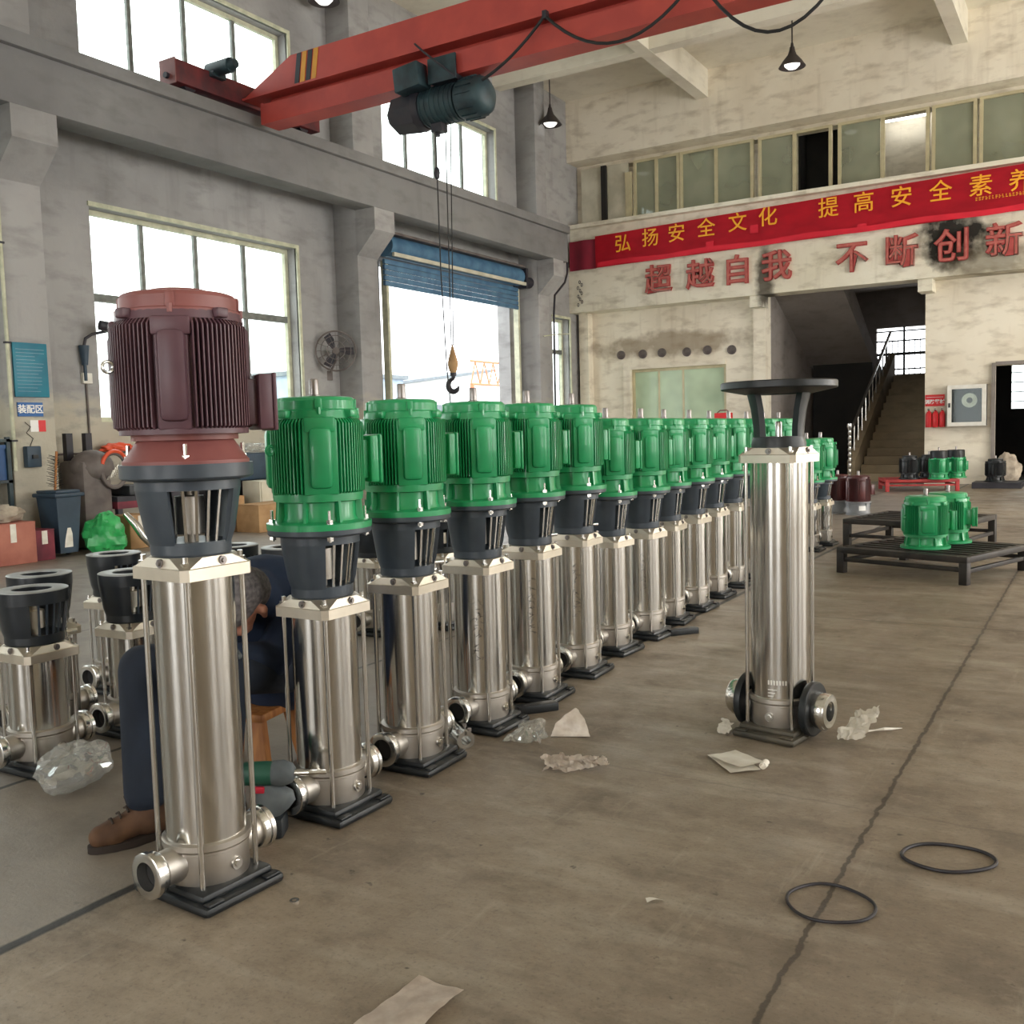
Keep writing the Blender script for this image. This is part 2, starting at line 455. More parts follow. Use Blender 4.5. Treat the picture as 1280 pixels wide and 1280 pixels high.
# ------------------------------------------------------------------ mesh helpers
class MB:
    def __init__(s):
        s.bm = bmesh.new()
    def _add(s, verts, M):
        if M is not None:
            bmesh.ops.transform(s.bm, matrix=M, verts=verts)
    def box(s, lo, hi, bevel=0.0, M=None, seg=2):
        c = [(a + b) / 2 for a, b in zip(lo, hi)]
        d = [abs(b - a) for a, b in zip(lo, hi)]
        mm = Matrix.Translation(c) @ Matrix.Diagonal((*d, 1))
        r = bmesh.ops.create_cube(s.bm, size=1.0, matrix=mm)
        v = r['verts']
        if bevel > 0:
            e = list({e for q in v for e in q.link_edges})
            rr = bmesh.ops.bevel(s.bm, geom=e, offset=min(bevel, min(d) * 0.45), segments=seg, affect='EDGES', profile=0.5)
            v = list({q for f in rr['faces'] for q in f.verts} | {q for q in v if q.is_valid})
        s._add(v, M)
        return s
    def cyl(s, p0, p1, r0, r1=None, n=16, cap=True):
        r1 = r0 if r1 is None else r1
        p0, p1 = Vector(p0), Vector(p1)
        d = p1 - p0
        q = d.to_track_quat('Z', 'Y')
        s.loft([[p + q @ Vector((r * cos(2 * pi * i / n), r * sin(2 * pi * i / n), 0)) for i in range(n)] for p, r in ((p0, r0), (p1, r1))], cap)
        return s
    def loft(s, rings, cap=True, closed=False):
        vs = [[s.bm.verts.new(p) for p in ring] for ring in rings]
        n = len(vs[0])
        m = len(vs)
        for i in range(m if closed else m - 1):
            a, b = vs[i], vs[(i + 1) % m]
            for j in range(n):
                k = (j + 1) % n
                try:
                    s.bm.faces.new((a[j], a[k], b[k], b[j]))
                except ValueError:
                    pass
        if cap and not closed:
            for ring in (vs[0], vs[-1]):
                try:
                    s.bm.faces.new(ring)
                except ValueError:
                    pass
        return s
    def lathe(s, prof, n=32, M=None, closed=False):
        """prof: list of (r, z); closed=True for a ring section"""
        rings = []
        for r, z in prof:
            r = max(r, 0.0004)
            rings.append([Vector((r * cos(2 * pi * i / n), r * sin(2 * pi * i / n), z)) for i in range(n)])
        if M is not None:
            rings = [[M @ p for p in ring] for ring in rings]
        return s.loft(rings, True, closed)
    def sector(s, prof_out, thick, a0, a1, n=10, M=None):
        """solid curved panel between two azimuths; prof_out: list of (r, z)"""
        rings = []
        for i in range(n + 1):
            a = a0 + (a1 - a0) * i / n
            loop = [Vector((r * cos(a), r * sin(a), z)) for r, z in prof_out]
            loop += [Vector(((r - thick) * cos(a), (r - thick) * sin(a), z)) for r, z in reversed(prof_out)]
            if M is not None:
                loop = [M @ p for p in loop]
            rings.append(loop)
        return s.loft(rings, True)
    def tube(s, path, r, n=8, closed=False):
        P = [Vector(p) for p in path]
        rings = []
        m = len(P)
        ref = None
        for i, p in enumerate(P):
            if closed:
                t = P[(i + 1) % m] - P[i - 1]
            else:
                t = P[min(i + 1, m - 1)] - P[max(i - 1, 0)]
            t.normalize()
            if ref is None:
                ref = Vector((0, 0, 1)) if abs(t.z) < 0.9 else Vector((1, 0, 0))
            x = ref - t * ref.dot(t)
            x.normalize()
            ref = x
            y = t.cross(x)
            rr = r[i] if isinstance(r, (list, tuple)) else r
            rings.append([p + x * rr * cos(2 * pi * j / n) + y * rr * sin(2 * pi * j / n) for j in range(n)])
        return s.loft(rings, True, closed)
    def prism(s, poly, z0, z1, M=None):
        rings = [[Vector((x, y, z)) for x, y in poly] for z in (z0, z1)]
        if M is not None:
            rings = [[M @ p for p in r] for r in rings]
        return s.loft(rings, True)
    def ball(s, c, r, sc=(1, 1, 1), u=16, v=10, M=None):
        mm = Matrix.Translation(c) @ Matrix.Diagonal((r * sc[0], r * sc[1], r * sc[2], 1))
        if M is not None:
            mm = M @ mm
        bmesh.ops.create_uvsphere(s.bm, u_segments=u, v_segments=v, radius=1.0, matrix=mm)
        return s
    def hexnut(s, c, r, h, axis='Z', n=6):
        c = Vector(c)
        d = {'X': Vector((1, 0, 0)), 'Y': Vector((0, 1, 0)), 'Z': Vector((0, 0, 1))}[axis] if isinstance(axis, str) else Vector(axis).normalized()
        return s.cyl(c, c + d * h, r, r, n)
    def grid(s, nx, ny, fn):
        vs = [[s.bm.verts.new(fn(i / nx, j / ny)) for j in range(ny + 1)] for i in range(nx + 1)]
        for i in range(nx):
            for j in range(ny):
                s.bm.faces.new((vs[i][j], vs[i + 1][j], vs[i + 1][j + 1], vs[i][j + 1]))
        return s
    def mesh(s, name, mt, sharp=38, smooth=True):
        bmesh.ops.recalc_face_normals(s.bm, faces=s.bm.faces)
        lim = radians(sharp)
        for f in s.bm.faces:
            f.smooth = smooth
        for e in s.bm.edges:
            e.smooth = not (len(e.link_faces) == 2 and e.calc_face_angle(0) > lim)
        me = bpy.data.meshes.new(name)
        s.bm.to_mesh(me)
        s.bm.free()
        if mt is not None:
            me.materials.append(MT[mt] if isinstance(mt, str) else mt)
        return me
    def build(s, name, mt, parent=None, loc=None, rot=None, sharp=38, smooth=True):
        o = bpy.data.objects.new(name, s.mesh(name, mt, sharp, smooth))
        COL.objects.link(o)
        if loc is not None:
            o.location = loc
        if rot is not None:
            o.rotation_euler = rot
        if parent is not None:
            o.parent = parent
        return o

def empty(name, loc=(0, 0, 0), rz=0.0, parent=None):
    o = bpy.data.objects.new(name, None)
    o.empty_display_size = 0.1
    o.location = loc
    o.rotation_euler = (0, 0, rz)
    COL.objects.link(o)
    if parent is not None:
        o.parent = parent
    return o

def tag(o, label, cat, group=None):
    o['label'] = label
    o['category'] = cat
    if group:
        o['group'] = group
    return o

def thing(name, label, cat, loc=(0, 0, 0), rz=0.0, group=None):
    return tag(empty(name, loc, rz), label, cat, group)

def struct(o):
    o['kind'] = 'structure'
    return o

KIDS = {}
def copy_tree(o, parent=None):
    c = o.copy()
    COL.objects.link(c)
    if parent is not None:
        c.parent = parent
    for ch in list(o.children):
        copy_tree(ch, c)
    return c

def text_mesh(body, size, extrude=0.004, offset=0.0):
    cu = bpy.data.curves.new('lettering', 'FONT')
    cu.body = body
    cu.size = size
    cu.extrude = extrude
    cu.offset = offset
    cu.align_x = 'CENTER'
    cu.align_y = 'CENTER'
    cu.resolution_u = 3
    o = bpy.data.objects.new('lettering', cu)
    COL.objects.link(o)
    bpy.context.view_layer.update()
    me = bpy.data.meshes.new_from_object(o.evaluated_get(bpy.context.evaluated_depsgraph_get()))
    bpy.data.objects.remove(o)
    bpy.data.curves.remove(cu)
    return me

def wall_cells(mb, axis, p0, p1, u0, u1, z0, z1, holes):
    """wall between planes p0..p1 on an axis, running u0..u1, with rectangular holes (u0,u1,z0,z1)"""
    us = sorted({u0, u1, *[h[0] for h in holes], *[h[1] for h in holes]})
    us = [u for u in us if u0 <= u <= u1]
    for a, b in zip(us, us[1:]):
        m = (a + b) / 2
        cuts = sorted([(h[2], h[3]) for h in holes if h[0] < m < h[1]])
        z = z0
        for (c, d) in cuts + [(z1, z1)]:
            if c > z + 1e-6:
                if axis == 'X':
                    mb.box((p0, a, z), (p1, b, c))
                else:
                    mb.box((a, p0, z), (b, p1, c))
            z = max(z, d)
# ================================================================== STRUCTURE
XL, YB, CZ = -10.05, 19.52, 8.2
struct(MB().box((-10.33, -8, -0.2), (9, 27, 0)).build('floor', 'floor'))
struct(MB().box((-90, -40, -0.3), (-10.33, 90, -0.05)).build('outside_ground', 'ground'))
struct(MB().box((-10.33, -8, CZ), (9, 19.9, CZ + 0.25)).build('ceiling', 'ceiling'))

LOW, UPP = (1.41, 3.89), (5.25, 6.88)
holes = []
bays = [(-3.74, -0.40), (1.76, 5.10), (7.26, 10.61)]
for a, b in bays:
    holes += [(a, b, *LOW), (a, b, *UPP)]
holes += [(12.5, 16.5, 0, 3.95), (12.71, 16.1, *UPP), (18.22, 18.98, 1.3, 3.58)]
wl = MB()
wall_cells(wl, 'X', -10.33, XL, -8, 19.8, 0, CZ, holes)
struct(wl.build('wall_left', 'wall_left'))

wb = MB()
wall_cells(wb, 'Y', YB, 19.8, -10.33, 9, 0, CZ, [(-8.84, -6.71, 0, 2.45), (-5.86, -2.9, 0, 3.9), (-1.74, -0.45, 0, 2.13), (-9.9, 8.5, 5.58, 6.82)])
struct(wb.build('wall_back', 'wall_back'))
struct(MB().box((-10.05, 19.04, 6.92), (9, YB, CZ)).build('wall_back_upper_band', 'wall_back'))
fa = MB()
fa.box((-10.05, 19.02, 3.72), (9, YB, 4.70))
fa.box((-10.05, 19.12, 4.70), (9, YB, 5.56))
fa.box((-10.05, 18.96, 5.50), (9, 19.4, 5.58))
for x in (-5.95, -2.85):
    fa.box((x - 0.12, 19.1, 3.50), (x + 0.12, YB, 3.72))
struct(fa.build('wall_back_fascia', 'fascia'))

wr = MB()
wall_cells(wr, 'X', 8.7, 8.95, -8, 19.8, 0, CZ, [(a_ - 0.85, a_ + 0.85, 0.6, 4.8) for a_ in (2.2, 6.6, 11.0, 15.4)] + [(-1, 17, 5.5, 6.9)])  # unseen windows and piers added, spaced to streak the steel reflections
struct(wr.build('wall_right', 'wall_back'))
we = MB()
wall_cells(we, 'Y', -8, -7.75, -10.33, 9, 0, CZ, [(-5.7, -3.5, 0.4, 5.0), (0.3, 2.5, 0.4, 5.0)])
struct(we.build('wall_rear', 'wall_back'))

# columns, corbels, crane beam, ceiling beams
for y0, y1 in ((-5.05, -4.58), (0.45, 0.92), (5.87, 6.37), (11.45, 11.92), (16.89, 17.3)):
    struct(MB().box((XL, y0, 0), (-9.6, y1, CZ), 0.012).build('concrete_column', 'wall_left'))
    cz = MB()
    Mx = Matrix(((1, 0, 0, 0), (0, 0, 1, 0), (0, 1, 0, 0), (0, 0, 0, 1)))
    cz.prism([(-9.62, 3.84), (-9.25, 4.2), (-9.25, 4.52), (-9.62, 4.52)], y0, y1, Mx)
    struct(cz.build('column_corbel', 'wall_left', sharp=20))
struct(MB().box((-9.62, -8, 4.52), (-9.25, 17.5, 5.07), 0.01).box((-9.66, -8, 5.07), (-9.19, 17.5, 5.22), 0.012).build('crane_beam', 'concrete'))
struct(MB().box((-9.46, -8, 5.22), (-9.38, 17.4, 5.27)).build('crane_rail_beam', 'hoistdark'))
for x in (-7.1, -2.42, 2.26, 6.94):
    struct(MB().box((x, -8, 7.67), (x + 0.24, 19.04, CZ)).build('ceiling_beam', 'ceiling'))
for y in (16.1, 9.6, 3.2, -3.2):
    struct(MB().box((XL, y, 7.675), (8.7, y + 0.26, CZ)).build('ceiling_beam', 'ceiling'))
struct(MB().box((XL, 12.3, 3.95), (-9.98, 16.7, 4.5)).build('trim_1', 'wall_left'))

def window_x(name, y0, y1, z0, z1, cols, transoms, frame='frame'):
    e = struct(empty(name, (-10.24, (y0 + y1) / 2, z0)))
    f = MB()
    x0, x1 = -0.03, 0.03
    hy = (y1 - y0) / 2
    H = z1 - z0
    f.box((x0, -hy, 0), (x1, -hy + 0.06, H)).box((x0, hy - 0.06, 0), (x1, hy, H))
    f.box((x0, -hy + 0.06, 0), (x1, hy - 0.06, 0.06)).box((x0, -hy + 0.06, H - 0.06), (x1, hy - 0.06, H))
    f.build('frame', frame, e)
    f = MB()
    for i in range(1, cols):
        y = -hy + 2 * hy * i / cols
        f.box((x0 + 0.008, y - 0.028, 0.06), (x1 - 0.008, y + 0.028, H - 0.06))
    for t in transoms:
        f.box((x0 - 0.005, -hy + 0.06, t - z0 - 0.045), (x1 + 0.005, hy - 0.06, t - z0 + 0.045))
    if cols > 1 or transoms:
        f.build('mullion', 'mullion', e)
    MB().box((-0.004, -hy + 0.04, 0.04), (0.004, hy - 0.04, H - 0.04)).build('pane', 'glass', e)
    # inner casing: thin pale lip round the opening
    c = MB()
    for lo, hi in (((0.17, -hy - 0.02, H), (0.215, hy + 0.05, H + 0.05)), ((0.17, hy, -0.02), (0.215, hy + 0.05, H))):
        c.box(lo, hi)
    c.build('casing', frame, e)
    return e
n = 1
for a, b in bays:
    window_x('window_%d' % n, a, b, *LOW, 4, [2.88]); n += 1
    window_x('window_%d' % n, a, b, *UPP, 4, []); n += 1
window_x('window_%d' % n, 12.71, 16.1, *UPP, 4, []); n += 1
window_x('window_%d' % n, 18.22, 18.98, 1.3, 3.58, 1, [2.88]); n += 1

# upper gallery behind the back wall
struct(MB().box((-10.33, 19.8, 4.45), (-5.86, 22.6, 4.7)).box((-5.86, 20.3, 4.45), (9, 22.6, 4.7)).build('gallery_floor', 'stair_grey'))
struct(MB().box((-10.33, 22.6, 4.45), (9, 22.8, 8.0)).build('wall_gallery', 'wall_back'))
struct(MB().box((-10.33, 19.8, 7.9), (9, 22.8, 8.1)).build('gallery_ceiling', 'ceiling'))
struct(MB().box((-10.5, 19.8, 4.45), (-10.33, 22.6, 8.0)).build('wall_gallery_end', 'wall_back'))
# gallery windows: cream aluminium frames with dusty panes
def window_y(name, x0, x1, nl, openright=False, gl='dustglass'):
    e = struct(empty(name, (x0, 19.45, 5.58)))
    W, H = x1 - x0, 1.24
    f = MB()
    f.box((0, -0.04, 0), (0.06, 0.04, H)).box((W - 0.06, -0.04, 0), (W, 0.04, H))
    f.box((0.06, -0.04, 0), (W - 0.06, 0.04, 0.06)).box((0.06, -0.04, H - 0.05), (W - 0.06, 0.04, H))
    for i in range(1, nl):
        f.box((W * i / nl - 0.035, -0.03, 0.06), (W * i / nl + 0.035, 0.03, H - 0.05))
    f.build('frame', 'alu', e)
    xe = W / nl + 0.0 if openright else W
    MB().box((0.05, -0.004, 0.05), (xe - 0.05, 0.004, H - 0.04)).build('pane', gl, e)
    return e
for x0, x1, nl, op in ((-8.66, -7.63, 2, 0), (-7.62, -6.08, 2, 0), (-5.98, -4.56, 2, 1), (-4.45, -2.84, 2, 1), (-2.80, -2.06, 1, 0), (-2.02, -0.5, 2, 0), (-0.45, 1.1, 2, 0), (1.15, 2.7, 2, 0), (2.75, 4.3, 2, 0)):
    window_y('window_%d' % n, x0, x1, nl, bool(op)); n += 1
struct(MB().box((-9.9, 19.42, 5.58), (-9.40, 19.5, 6.82)).box((-9.40, 19.38, 5.58), (-9.30, 19.5, 6.82)).build('trim_2', 'cream'))
struct(MB().box((-9.40, 19.36, 5.58), (-9.28, 19.42, 6.82)).build('trim_3', 'dark_void'))
struct(MB().box((-9.28, 19.44, 5.58), (-8.80, 19.5, 6.82)).build('trim_4', 'cream'))
struct(MB().box((-8.84, 19.38, 5.58), (-8.70, 19.44, 6.6)).build('trim_5', 'alu'))
struct(MB().box((-5.3, 20.35, 4.7), (-4.5, 20.4, 7.9)).build('shade_board_gallery', 'dark_void'))  # dark board standing in for deep shade inside the open window
struct(MB().box((-5.32, 19.9, 4.7), (-5.28, 20.4, 7.9)).box((-4.5, 19.9, 4.7), (-4.46, 20.4, 7.9)).build('shade_board_sides', 'dark_void'))  # dark side boards added to keep that opening in shade

# stair well
sw = MB()
sw.box((-6.0, 19.8, 0), (-5.86, 26.1, 4.45)).box((-2.9, 19.8, 0), (-2.76, 26.1, 4.45)).box((-6.0, 22.6, 4.45), (-2.76, 26.1, 4.6))
wall_cells(sw, 'Y', 25.95, 26.1, -5.86, -2.9, 0, 4.45, [(-5.0, -3.3, 2.36, 3.52)])
struct(sw.build('wall_stair', 'stair_grey'))
st = MB()
for i in range(14):
    st.box((-4.25, 20.25 + 0.29 * i, 0.0 if i == 0 else 0.16 * i - 0.02), (-2.9, 20.25 + 0.29 * i + 0.33, 0.16 * (i + 1)))
st.box((-5.86, 24.3, 2.1), (-2.9, 25.95, 2.24))
struct(st.build('floor_stair_steps', 'stair_tread', smooth=False))
Myz = Matrix(((0, 0, 1, 0), (1, 0, 0, 0), (0, 1, 0, 0), (0, 0, 0, 1)))
struct(MB().prism([(24.35, 1.85), (24.35, 2.2), (20.0, 4.45), (20.0, 3.85)], -5.86, -4.5, Myz).build('wall_upper_flight', 'stair_grey', sharp=20))
struct(MB().prism([(20.1, 0), (20.1, 0.42), (24.35, 2.78), (24.35, 2.1)], -4.42, -4.27, Myz).build('wall_stair_parapet', 'stair_tread', sharp=20))
struct(MB().box((-5.8, 22.9, 0), (-4.5, 22.96, 2.6)).build('shade_board_stair', 'dark_void'))  # near-black panel standing in for the shaded space under the flight

# room behind the right doorway, its unlit gloom put into the wall colour
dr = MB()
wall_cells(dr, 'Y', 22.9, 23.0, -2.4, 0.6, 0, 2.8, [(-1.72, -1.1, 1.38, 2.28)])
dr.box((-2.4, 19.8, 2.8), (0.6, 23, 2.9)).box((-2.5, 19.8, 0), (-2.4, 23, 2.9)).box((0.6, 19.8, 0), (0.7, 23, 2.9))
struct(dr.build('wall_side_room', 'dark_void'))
gr = struct(empty('window_%d' % n, (-1.41, 22.95, 1.38))); n += 1
g_ = MB()
for q in range(4):
    g_.box((-0.31, -0.01, 0.2 * q + 0.14), (0.31, 0.01, 0.2 * q + 0.16))
g_.box((-0.01, -0.01, 0), (0.01, 0.01, 0.9)).build('frame', 'hoistdark', gr)
MB().box((-0.31, -0.003, 0), (0.31, 0.003, 0.9)).build('pane', 'glass', gr)
struct(MB().box((-1.78, 19.46, 0), (-1.72, 19.52, 2.17)).box((-1.72, 19.46, 2.13), (-0.4, 19.52, 2.19)).build('trim_7', 'stair_grey'))

# frosted green sliding door in the back wall
d1 = struct(empty('door_1', (-7.775, 19.62, 0)))
MB().box((-1.06, -0.04, 0), (-1.0, 0.04, 2.45)).box((1.0, -0.04, 0), (1.065, 0.04, 2.45)).box((-1.0, -0.04, 2.39), (1.0, 0.04, 2.45)).build('frame', 'alu', d1)
for a, b in ((-1.0, -0.47), (-0.43, 0.08), (0.12, 1.0)):
    MB().box((a, -0.008, 0.02), (b, 0.008, 2.39)).build('panel', 'frost', d1)
    MB().box((b, -0.02, 0), (b + 0.04, 0.02, 2.39)).build('stile', 'alu', d1)
struct(MB().box((-8.9, 19.9, 0), (-6.6, 19.95, 2.6)).build('wall_behind_green_door', 'white'))
struct(MB().box((-9.0, 19.47, 0), (-8.84, 19.52, 2.55)).box((-8.84, 19.47, 2.45), (-6.71, 19.52, 2.55)).build('trim_8', 'wall_back'))
struct(MB().box((-9.97, 19.3, 0), (-9.75, 19.52, 3.72)).build('trim_9', 'wall_back'))
struct(MB().box((-6.1, 19.42, 0), (-5.86, 19.52, 3.72)).build('trim_10', 'wall_back'))

# what the yard outside shows through the open gate
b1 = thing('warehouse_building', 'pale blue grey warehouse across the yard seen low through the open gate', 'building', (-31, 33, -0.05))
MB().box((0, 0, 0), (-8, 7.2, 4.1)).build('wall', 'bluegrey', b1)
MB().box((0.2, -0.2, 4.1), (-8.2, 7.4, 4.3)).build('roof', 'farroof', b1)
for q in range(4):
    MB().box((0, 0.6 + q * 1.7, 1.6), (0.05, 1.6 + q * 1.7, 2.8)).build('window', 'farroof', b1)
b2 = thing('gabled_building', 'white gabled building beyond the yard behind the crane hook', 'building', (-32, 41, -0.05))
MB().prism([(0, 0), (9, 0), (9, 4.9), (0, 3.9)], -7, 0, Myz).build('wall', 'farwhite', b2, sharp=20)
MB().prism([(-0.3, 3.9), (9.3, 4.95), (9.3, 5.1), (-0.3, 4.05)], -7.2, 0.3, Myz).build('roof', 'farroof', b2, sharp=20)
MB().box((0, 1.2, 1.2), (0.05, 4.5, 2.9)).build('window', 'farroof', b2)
tr = thing('gantry_truss', 'orange steel truss gantry in the yard beside the gate post', 'gantry', (-26, 39, -0.05))
f = MB()
for z in (3.6, 4.7):
    f.cyl((0, 0, z), (0, 8, z), 0.06, n=6)
for q in range(10):
    f.cyl((0, 0.8 * q, 3.6), (0, 0.8 * q + 0.4, 4.7), 0.04, n=5).cyl((0, 0.8 * q + 0.4, 4.7), (0, 0.8 * q + 0.8, 3.6), 0.04, n=5)
f.build('truss_beam', 'farorange', tr)
for y in (0.1, 7.9):
    MB().cyl((0, y, 0), (0, y, 3.6), 0.1, n=8).build('post', 'farorange', tr)
for q, (x, y, r) in enumerate(((-44, 27, 1.6), (-50, 14, 2.2), (-46, 54, 2.6))):
    t = thing('leafy_tree', ('leafy tree outside low behind the red motor window', 'broader leafy tree outside behind the left window corner', 'leafy tree outside beyond the gabled building')[q], 'tree', (x, y, -0.05), group='trees across the yard')
    m = MB()
    rr = random.Random(q + 5)
    for k in range(26):
        m.ball((rr.uniform(-1, 1) * r * .6, rr.uniform(-1, 1) * r * .6, 1.2 + rr.random() * r * .7), r * 0.35 * rr.uniform(.6, 1.1), u=8, v=6)
    m.build('crown', 'leaf', t)
    MB().cyl((0, 0, 0), (0, 0, 1.6), 0.2, 0.15, 8).build('trunk', 'wood', t)

# roller shutter of the gate
rs = thing('roller_shutter', 'blue rolled up steel shutter over the open gate', 'roller shutter', (-9.86, 14.5, 3.55))
sl = MB()
for q in range(5):
    sl.box((-0.02, -2.12, 0.085 * q), (0.02 + 0.012, 2.0, 0.085 * q + 0.075), 0.008)
sl.build('curtain', 'shutterblue', rs)
MB().cyl((0.02, -2.1, 0.62), (0.02, 2.0, 0.62), 0.17, n=20).build('roll', 'shutterblue', rs)
MB().box((-0.16, -2.1, 0.78), (0.20, 2.0, 0.82)).build('roll_cover', 'greybrown', rs)
MB().box((0.17, -2.1, 0.44), (0.215, 2.0, 0.50)).build('cover_lip', 'cream', rs)
mo = MB().cyl((0.05, 2.05, 0.55), (0.05, 2.42, 0.55), 0.11, n=12)
mo.box((-0.1, 2.02, 0.4), (0.2, 2.1, 0.78)).build('shutter_motor', 'hoistdark', rs)
for y in (-2.05, 2.02):
    MB().box((-0.09, y - 0.03, -3.55), (0.02, y + 0.03, 0.4)).build('guide_rail', 'frame', rs)
MB().prism([(-0.15, 0.35), (0.25, 0.35), (0.05, 1.0), (-0.15, 1.0)], 2.45, 2.49, Matrix(((1, 0, 0, 0), (0, 0, 1, 0), (0, 1, 0, 0), (0, 0, 0, 1)))).build('bracket', 'white', rs)
# ================================================================== MOTORS AND PUMPS
def polar(r, a, z=0.0):
    return Vector((r * cos(a), r * sin(a), z))

def make_motor(parent, z0, rot, p):
    """finned housing is the part; flange, cap, box, shaft, bolts are its pieces. p: dict of sizes. boss faces azimuth rot"""
    hz0, hz1 = p['fin0'], p['fin1']
    rc, rf = p['core'], p['fin']
    m = MB()
    m.lathe([(rc * 0.6, hz0 - 0.005), (rc, hz0), (rc, hz1), (rc * 0.6, hz1 + 0.004)], 40)
    nf = p['nf']
    for i in range(nf):
        a = 2 * pi * (i + 0.5) / nf
        off = (a + pi / 4) % (pi / 2) - pi / 4
        if abs(off) * rf < p['bossw'] * p.get('pan', 0.78) + 0.003:
            continue
        rfi = rf
        t = 0.0019 * p['k']
        q = Matrix.Rotation(a, 4, 'Z')
        m.loft([[q @ Vector((x, y, z)) for y, z in ((-t * s_, hz0 + 0.012 * e0), (t * s_, hz0 + 0.012 * e0), (t * s_, hz1 - 0.022 * e0), (-t * s_, hz1 - 0.022 * e0))] for x, s_, e0 in ((rc - 0.004, 1.35, 0.0), (rfi, 0.75, 1.0))])
    for b in range(4):
        q = Matrix.Rotation(b * pi / 2, 4, 'Z')
        w = p['bossw'] / 2
        if b == 1:
            continue
        m.box((rc - 0.02, -w * 2 * (p.get('pan', 0.78) - 0.03), hz0 + 0.004), (rf - 0.011, w * 2 * (p.get('pan', 0.78) - 0.03), hz1 - 0.01), 0.006, q)
        m.box((rc - 0.02, -w, hz0 + 0.022), (rf + 0.004, w, hz1 - 0.034), 0.016 * p['k'], q)
        m.box((rc - 0.02, -w - 0.012, hz1 - 0.05), (rf - 0.006, w + 0.012, hz1 - 0.004), 0.008, q)
    m.lathe([(rc, hz0 - 0.006), (rf - 0.012, hz0 - 0.006), (rf - 0.012, hz0 + 0.008), (rc, hz0 + 0.008)], 40, closed=True)
    m.lathe([(rc - 0.03, hz1 - 0.008), (rf - 0.014, hz1 - 0.008), (rf - 0.018, hz1 + 0.012), (rc - 0.03, hz1 + 0.012)], 40, closed=True)
    for b in range(4):
        q = Matrix.Rotation(b * pi / 2 + pi / 4, 4, 'Z')
        m.box((rf - 0.035, -0.016, hz1 - 0.006), (rf + 0.002, 0.016, hz1 + 0.018), 0.005, q)
    house = m.build('motor', p['mat'], parent, (0, 0, z0), (0, 0, rot), sharp=30)
    # flange with flared neck and webs
    m = MB()
    if p.get('cone'):
        m.lathe([(0.05, 0), (p['flr'], 0), (p['flr'], p['flt']), (p['flr'] * 0.97, p['flt'] + 0.004), (p['neck'], hz0 - 0.02), (p['neck'] + 0.012, hz0 - 0.02), (p['neck'] + 0.012, hz0), (0.05, hz0)], 40)
    else:
        m.lathe([(0.05, 0), (p['flr'], 0), (p['flr'], p['flt']), (p['flr'] - 0.014, p['flt'] + 0.003), (p['neck'] + 0.006, p['flt'] + 0.006), (p['neck'], p['flt'] + 0.02), (p['neck'], hz0 - 0.02),
                 (p['neck'] + 0.018, hz0 - 0.016), (p['neck'] + 0.018, hz0), (0.05, hz0)], 40)
        for b in range(8):
            q = Matrix.Rotation((b + 0.5) * pi / 4, 4, 'Z') @ Matrix.Rotation(pi / 2, 4, 'X')
            m.prism([(p['neck'] - 0.01, p['flt']), (p['flr'] - 0.02, p['flt']), (p['neck'] + 0.016, hz0 - 0.014), (p['neck'] - 0.01, hz0 - 0.014)], -0.004, 0.004, q)
    m.build('motor_flange', p['matfl'], house, sharp=30)
    m = MB()
    c = p['cap']
    h0, h1 = hz1 + 0.008, p['top']
    m.lathe([(0.03, h0), (c + 0.008, h0), (c + 0.008, h0 + 0.008), (c, h0 + 0.012), (c, h1 - 0.012), (c - 0.006, h1 - 0.003), (c - 0.014, h1), (c * 0.55, h1 + 0.002), (c * 0.5, h1 + p['dome']), (0.02, h1 + p['dome'])], 44)
    for b in range(4):
        q = Matrix.Rotation(b * pi / 2, 4, 'Z')
        m.box((c - 0.012, -0.011, h0), (c + 0.004, 0.011, h1 - 0.006), 0.004, q)
        m.cyl(q @ Vector((c + 0.006, 0, h0 - 0.004)), q @ Vector((c + 0.006, 0, h0 + 0.016)), 0.007, n=6)
    m.build('end_cap', p['matcap'], house, sharp=30)
    if p.get('shaft'):
        MB().lathe([(0.02, h1), (0.02, h1 + 0.006), (0.0145, h1 + 0.008), (0.0145, h1 + 0.052), (0.012, h1 + 0.056), (0.001, h1 + 0.056)], 20).build('shaft', 'shaft', house)
    # terminal box at +90 degrees from the nameplate boss
    q = Matrix.Rotation(pi / 2 + 0.32, 4, 'Z')
    bw, bd, z1, z2 = p['box']
    m = MB().box((rc - 0.02, -bw * 0.36, z1 + 0.012), (rf + 0.012, bw * 0.36, z2 - 0.012), 0.006, q)
    m.box((rf + 0.006, -bw / 2, z1), (rf + bd, bw / 2, z2), 0.006, q)
    m.box((rf + bd, -bw / 2 - 0.003, z1 - 0.003), (rf + bd + 0.01, bw / 2 + 0.003, z2 + 0.003), 0.004, q)
    m.build('terminal_box', p['mat'], house, sharp=30)
    # lifting eye opposite
    m = MB()
    zc = (hz0 + hz1) / 2 + 0.02
    ang = -pi / 2 + 0.5
    cen = polar(rf + 0.012, ang, zc)
    er = Vector((cos(ang), sin(ang), 0))
    m.tube([cen + er * 0.013 * cos(t) + Vector((0, 0, 1)) * 0.013 * sin(t) for t in [2 * pi * i / 14 for i in range(14)]], 0.0045, 8, True)
    m.cyl(polar(rc, ang, zc), polar(rf + 0.002, ang, zc), 0.008, n=8)
    m.build('lifting_eye', 'chrome' if p.get('cone') else p['mat'], house)
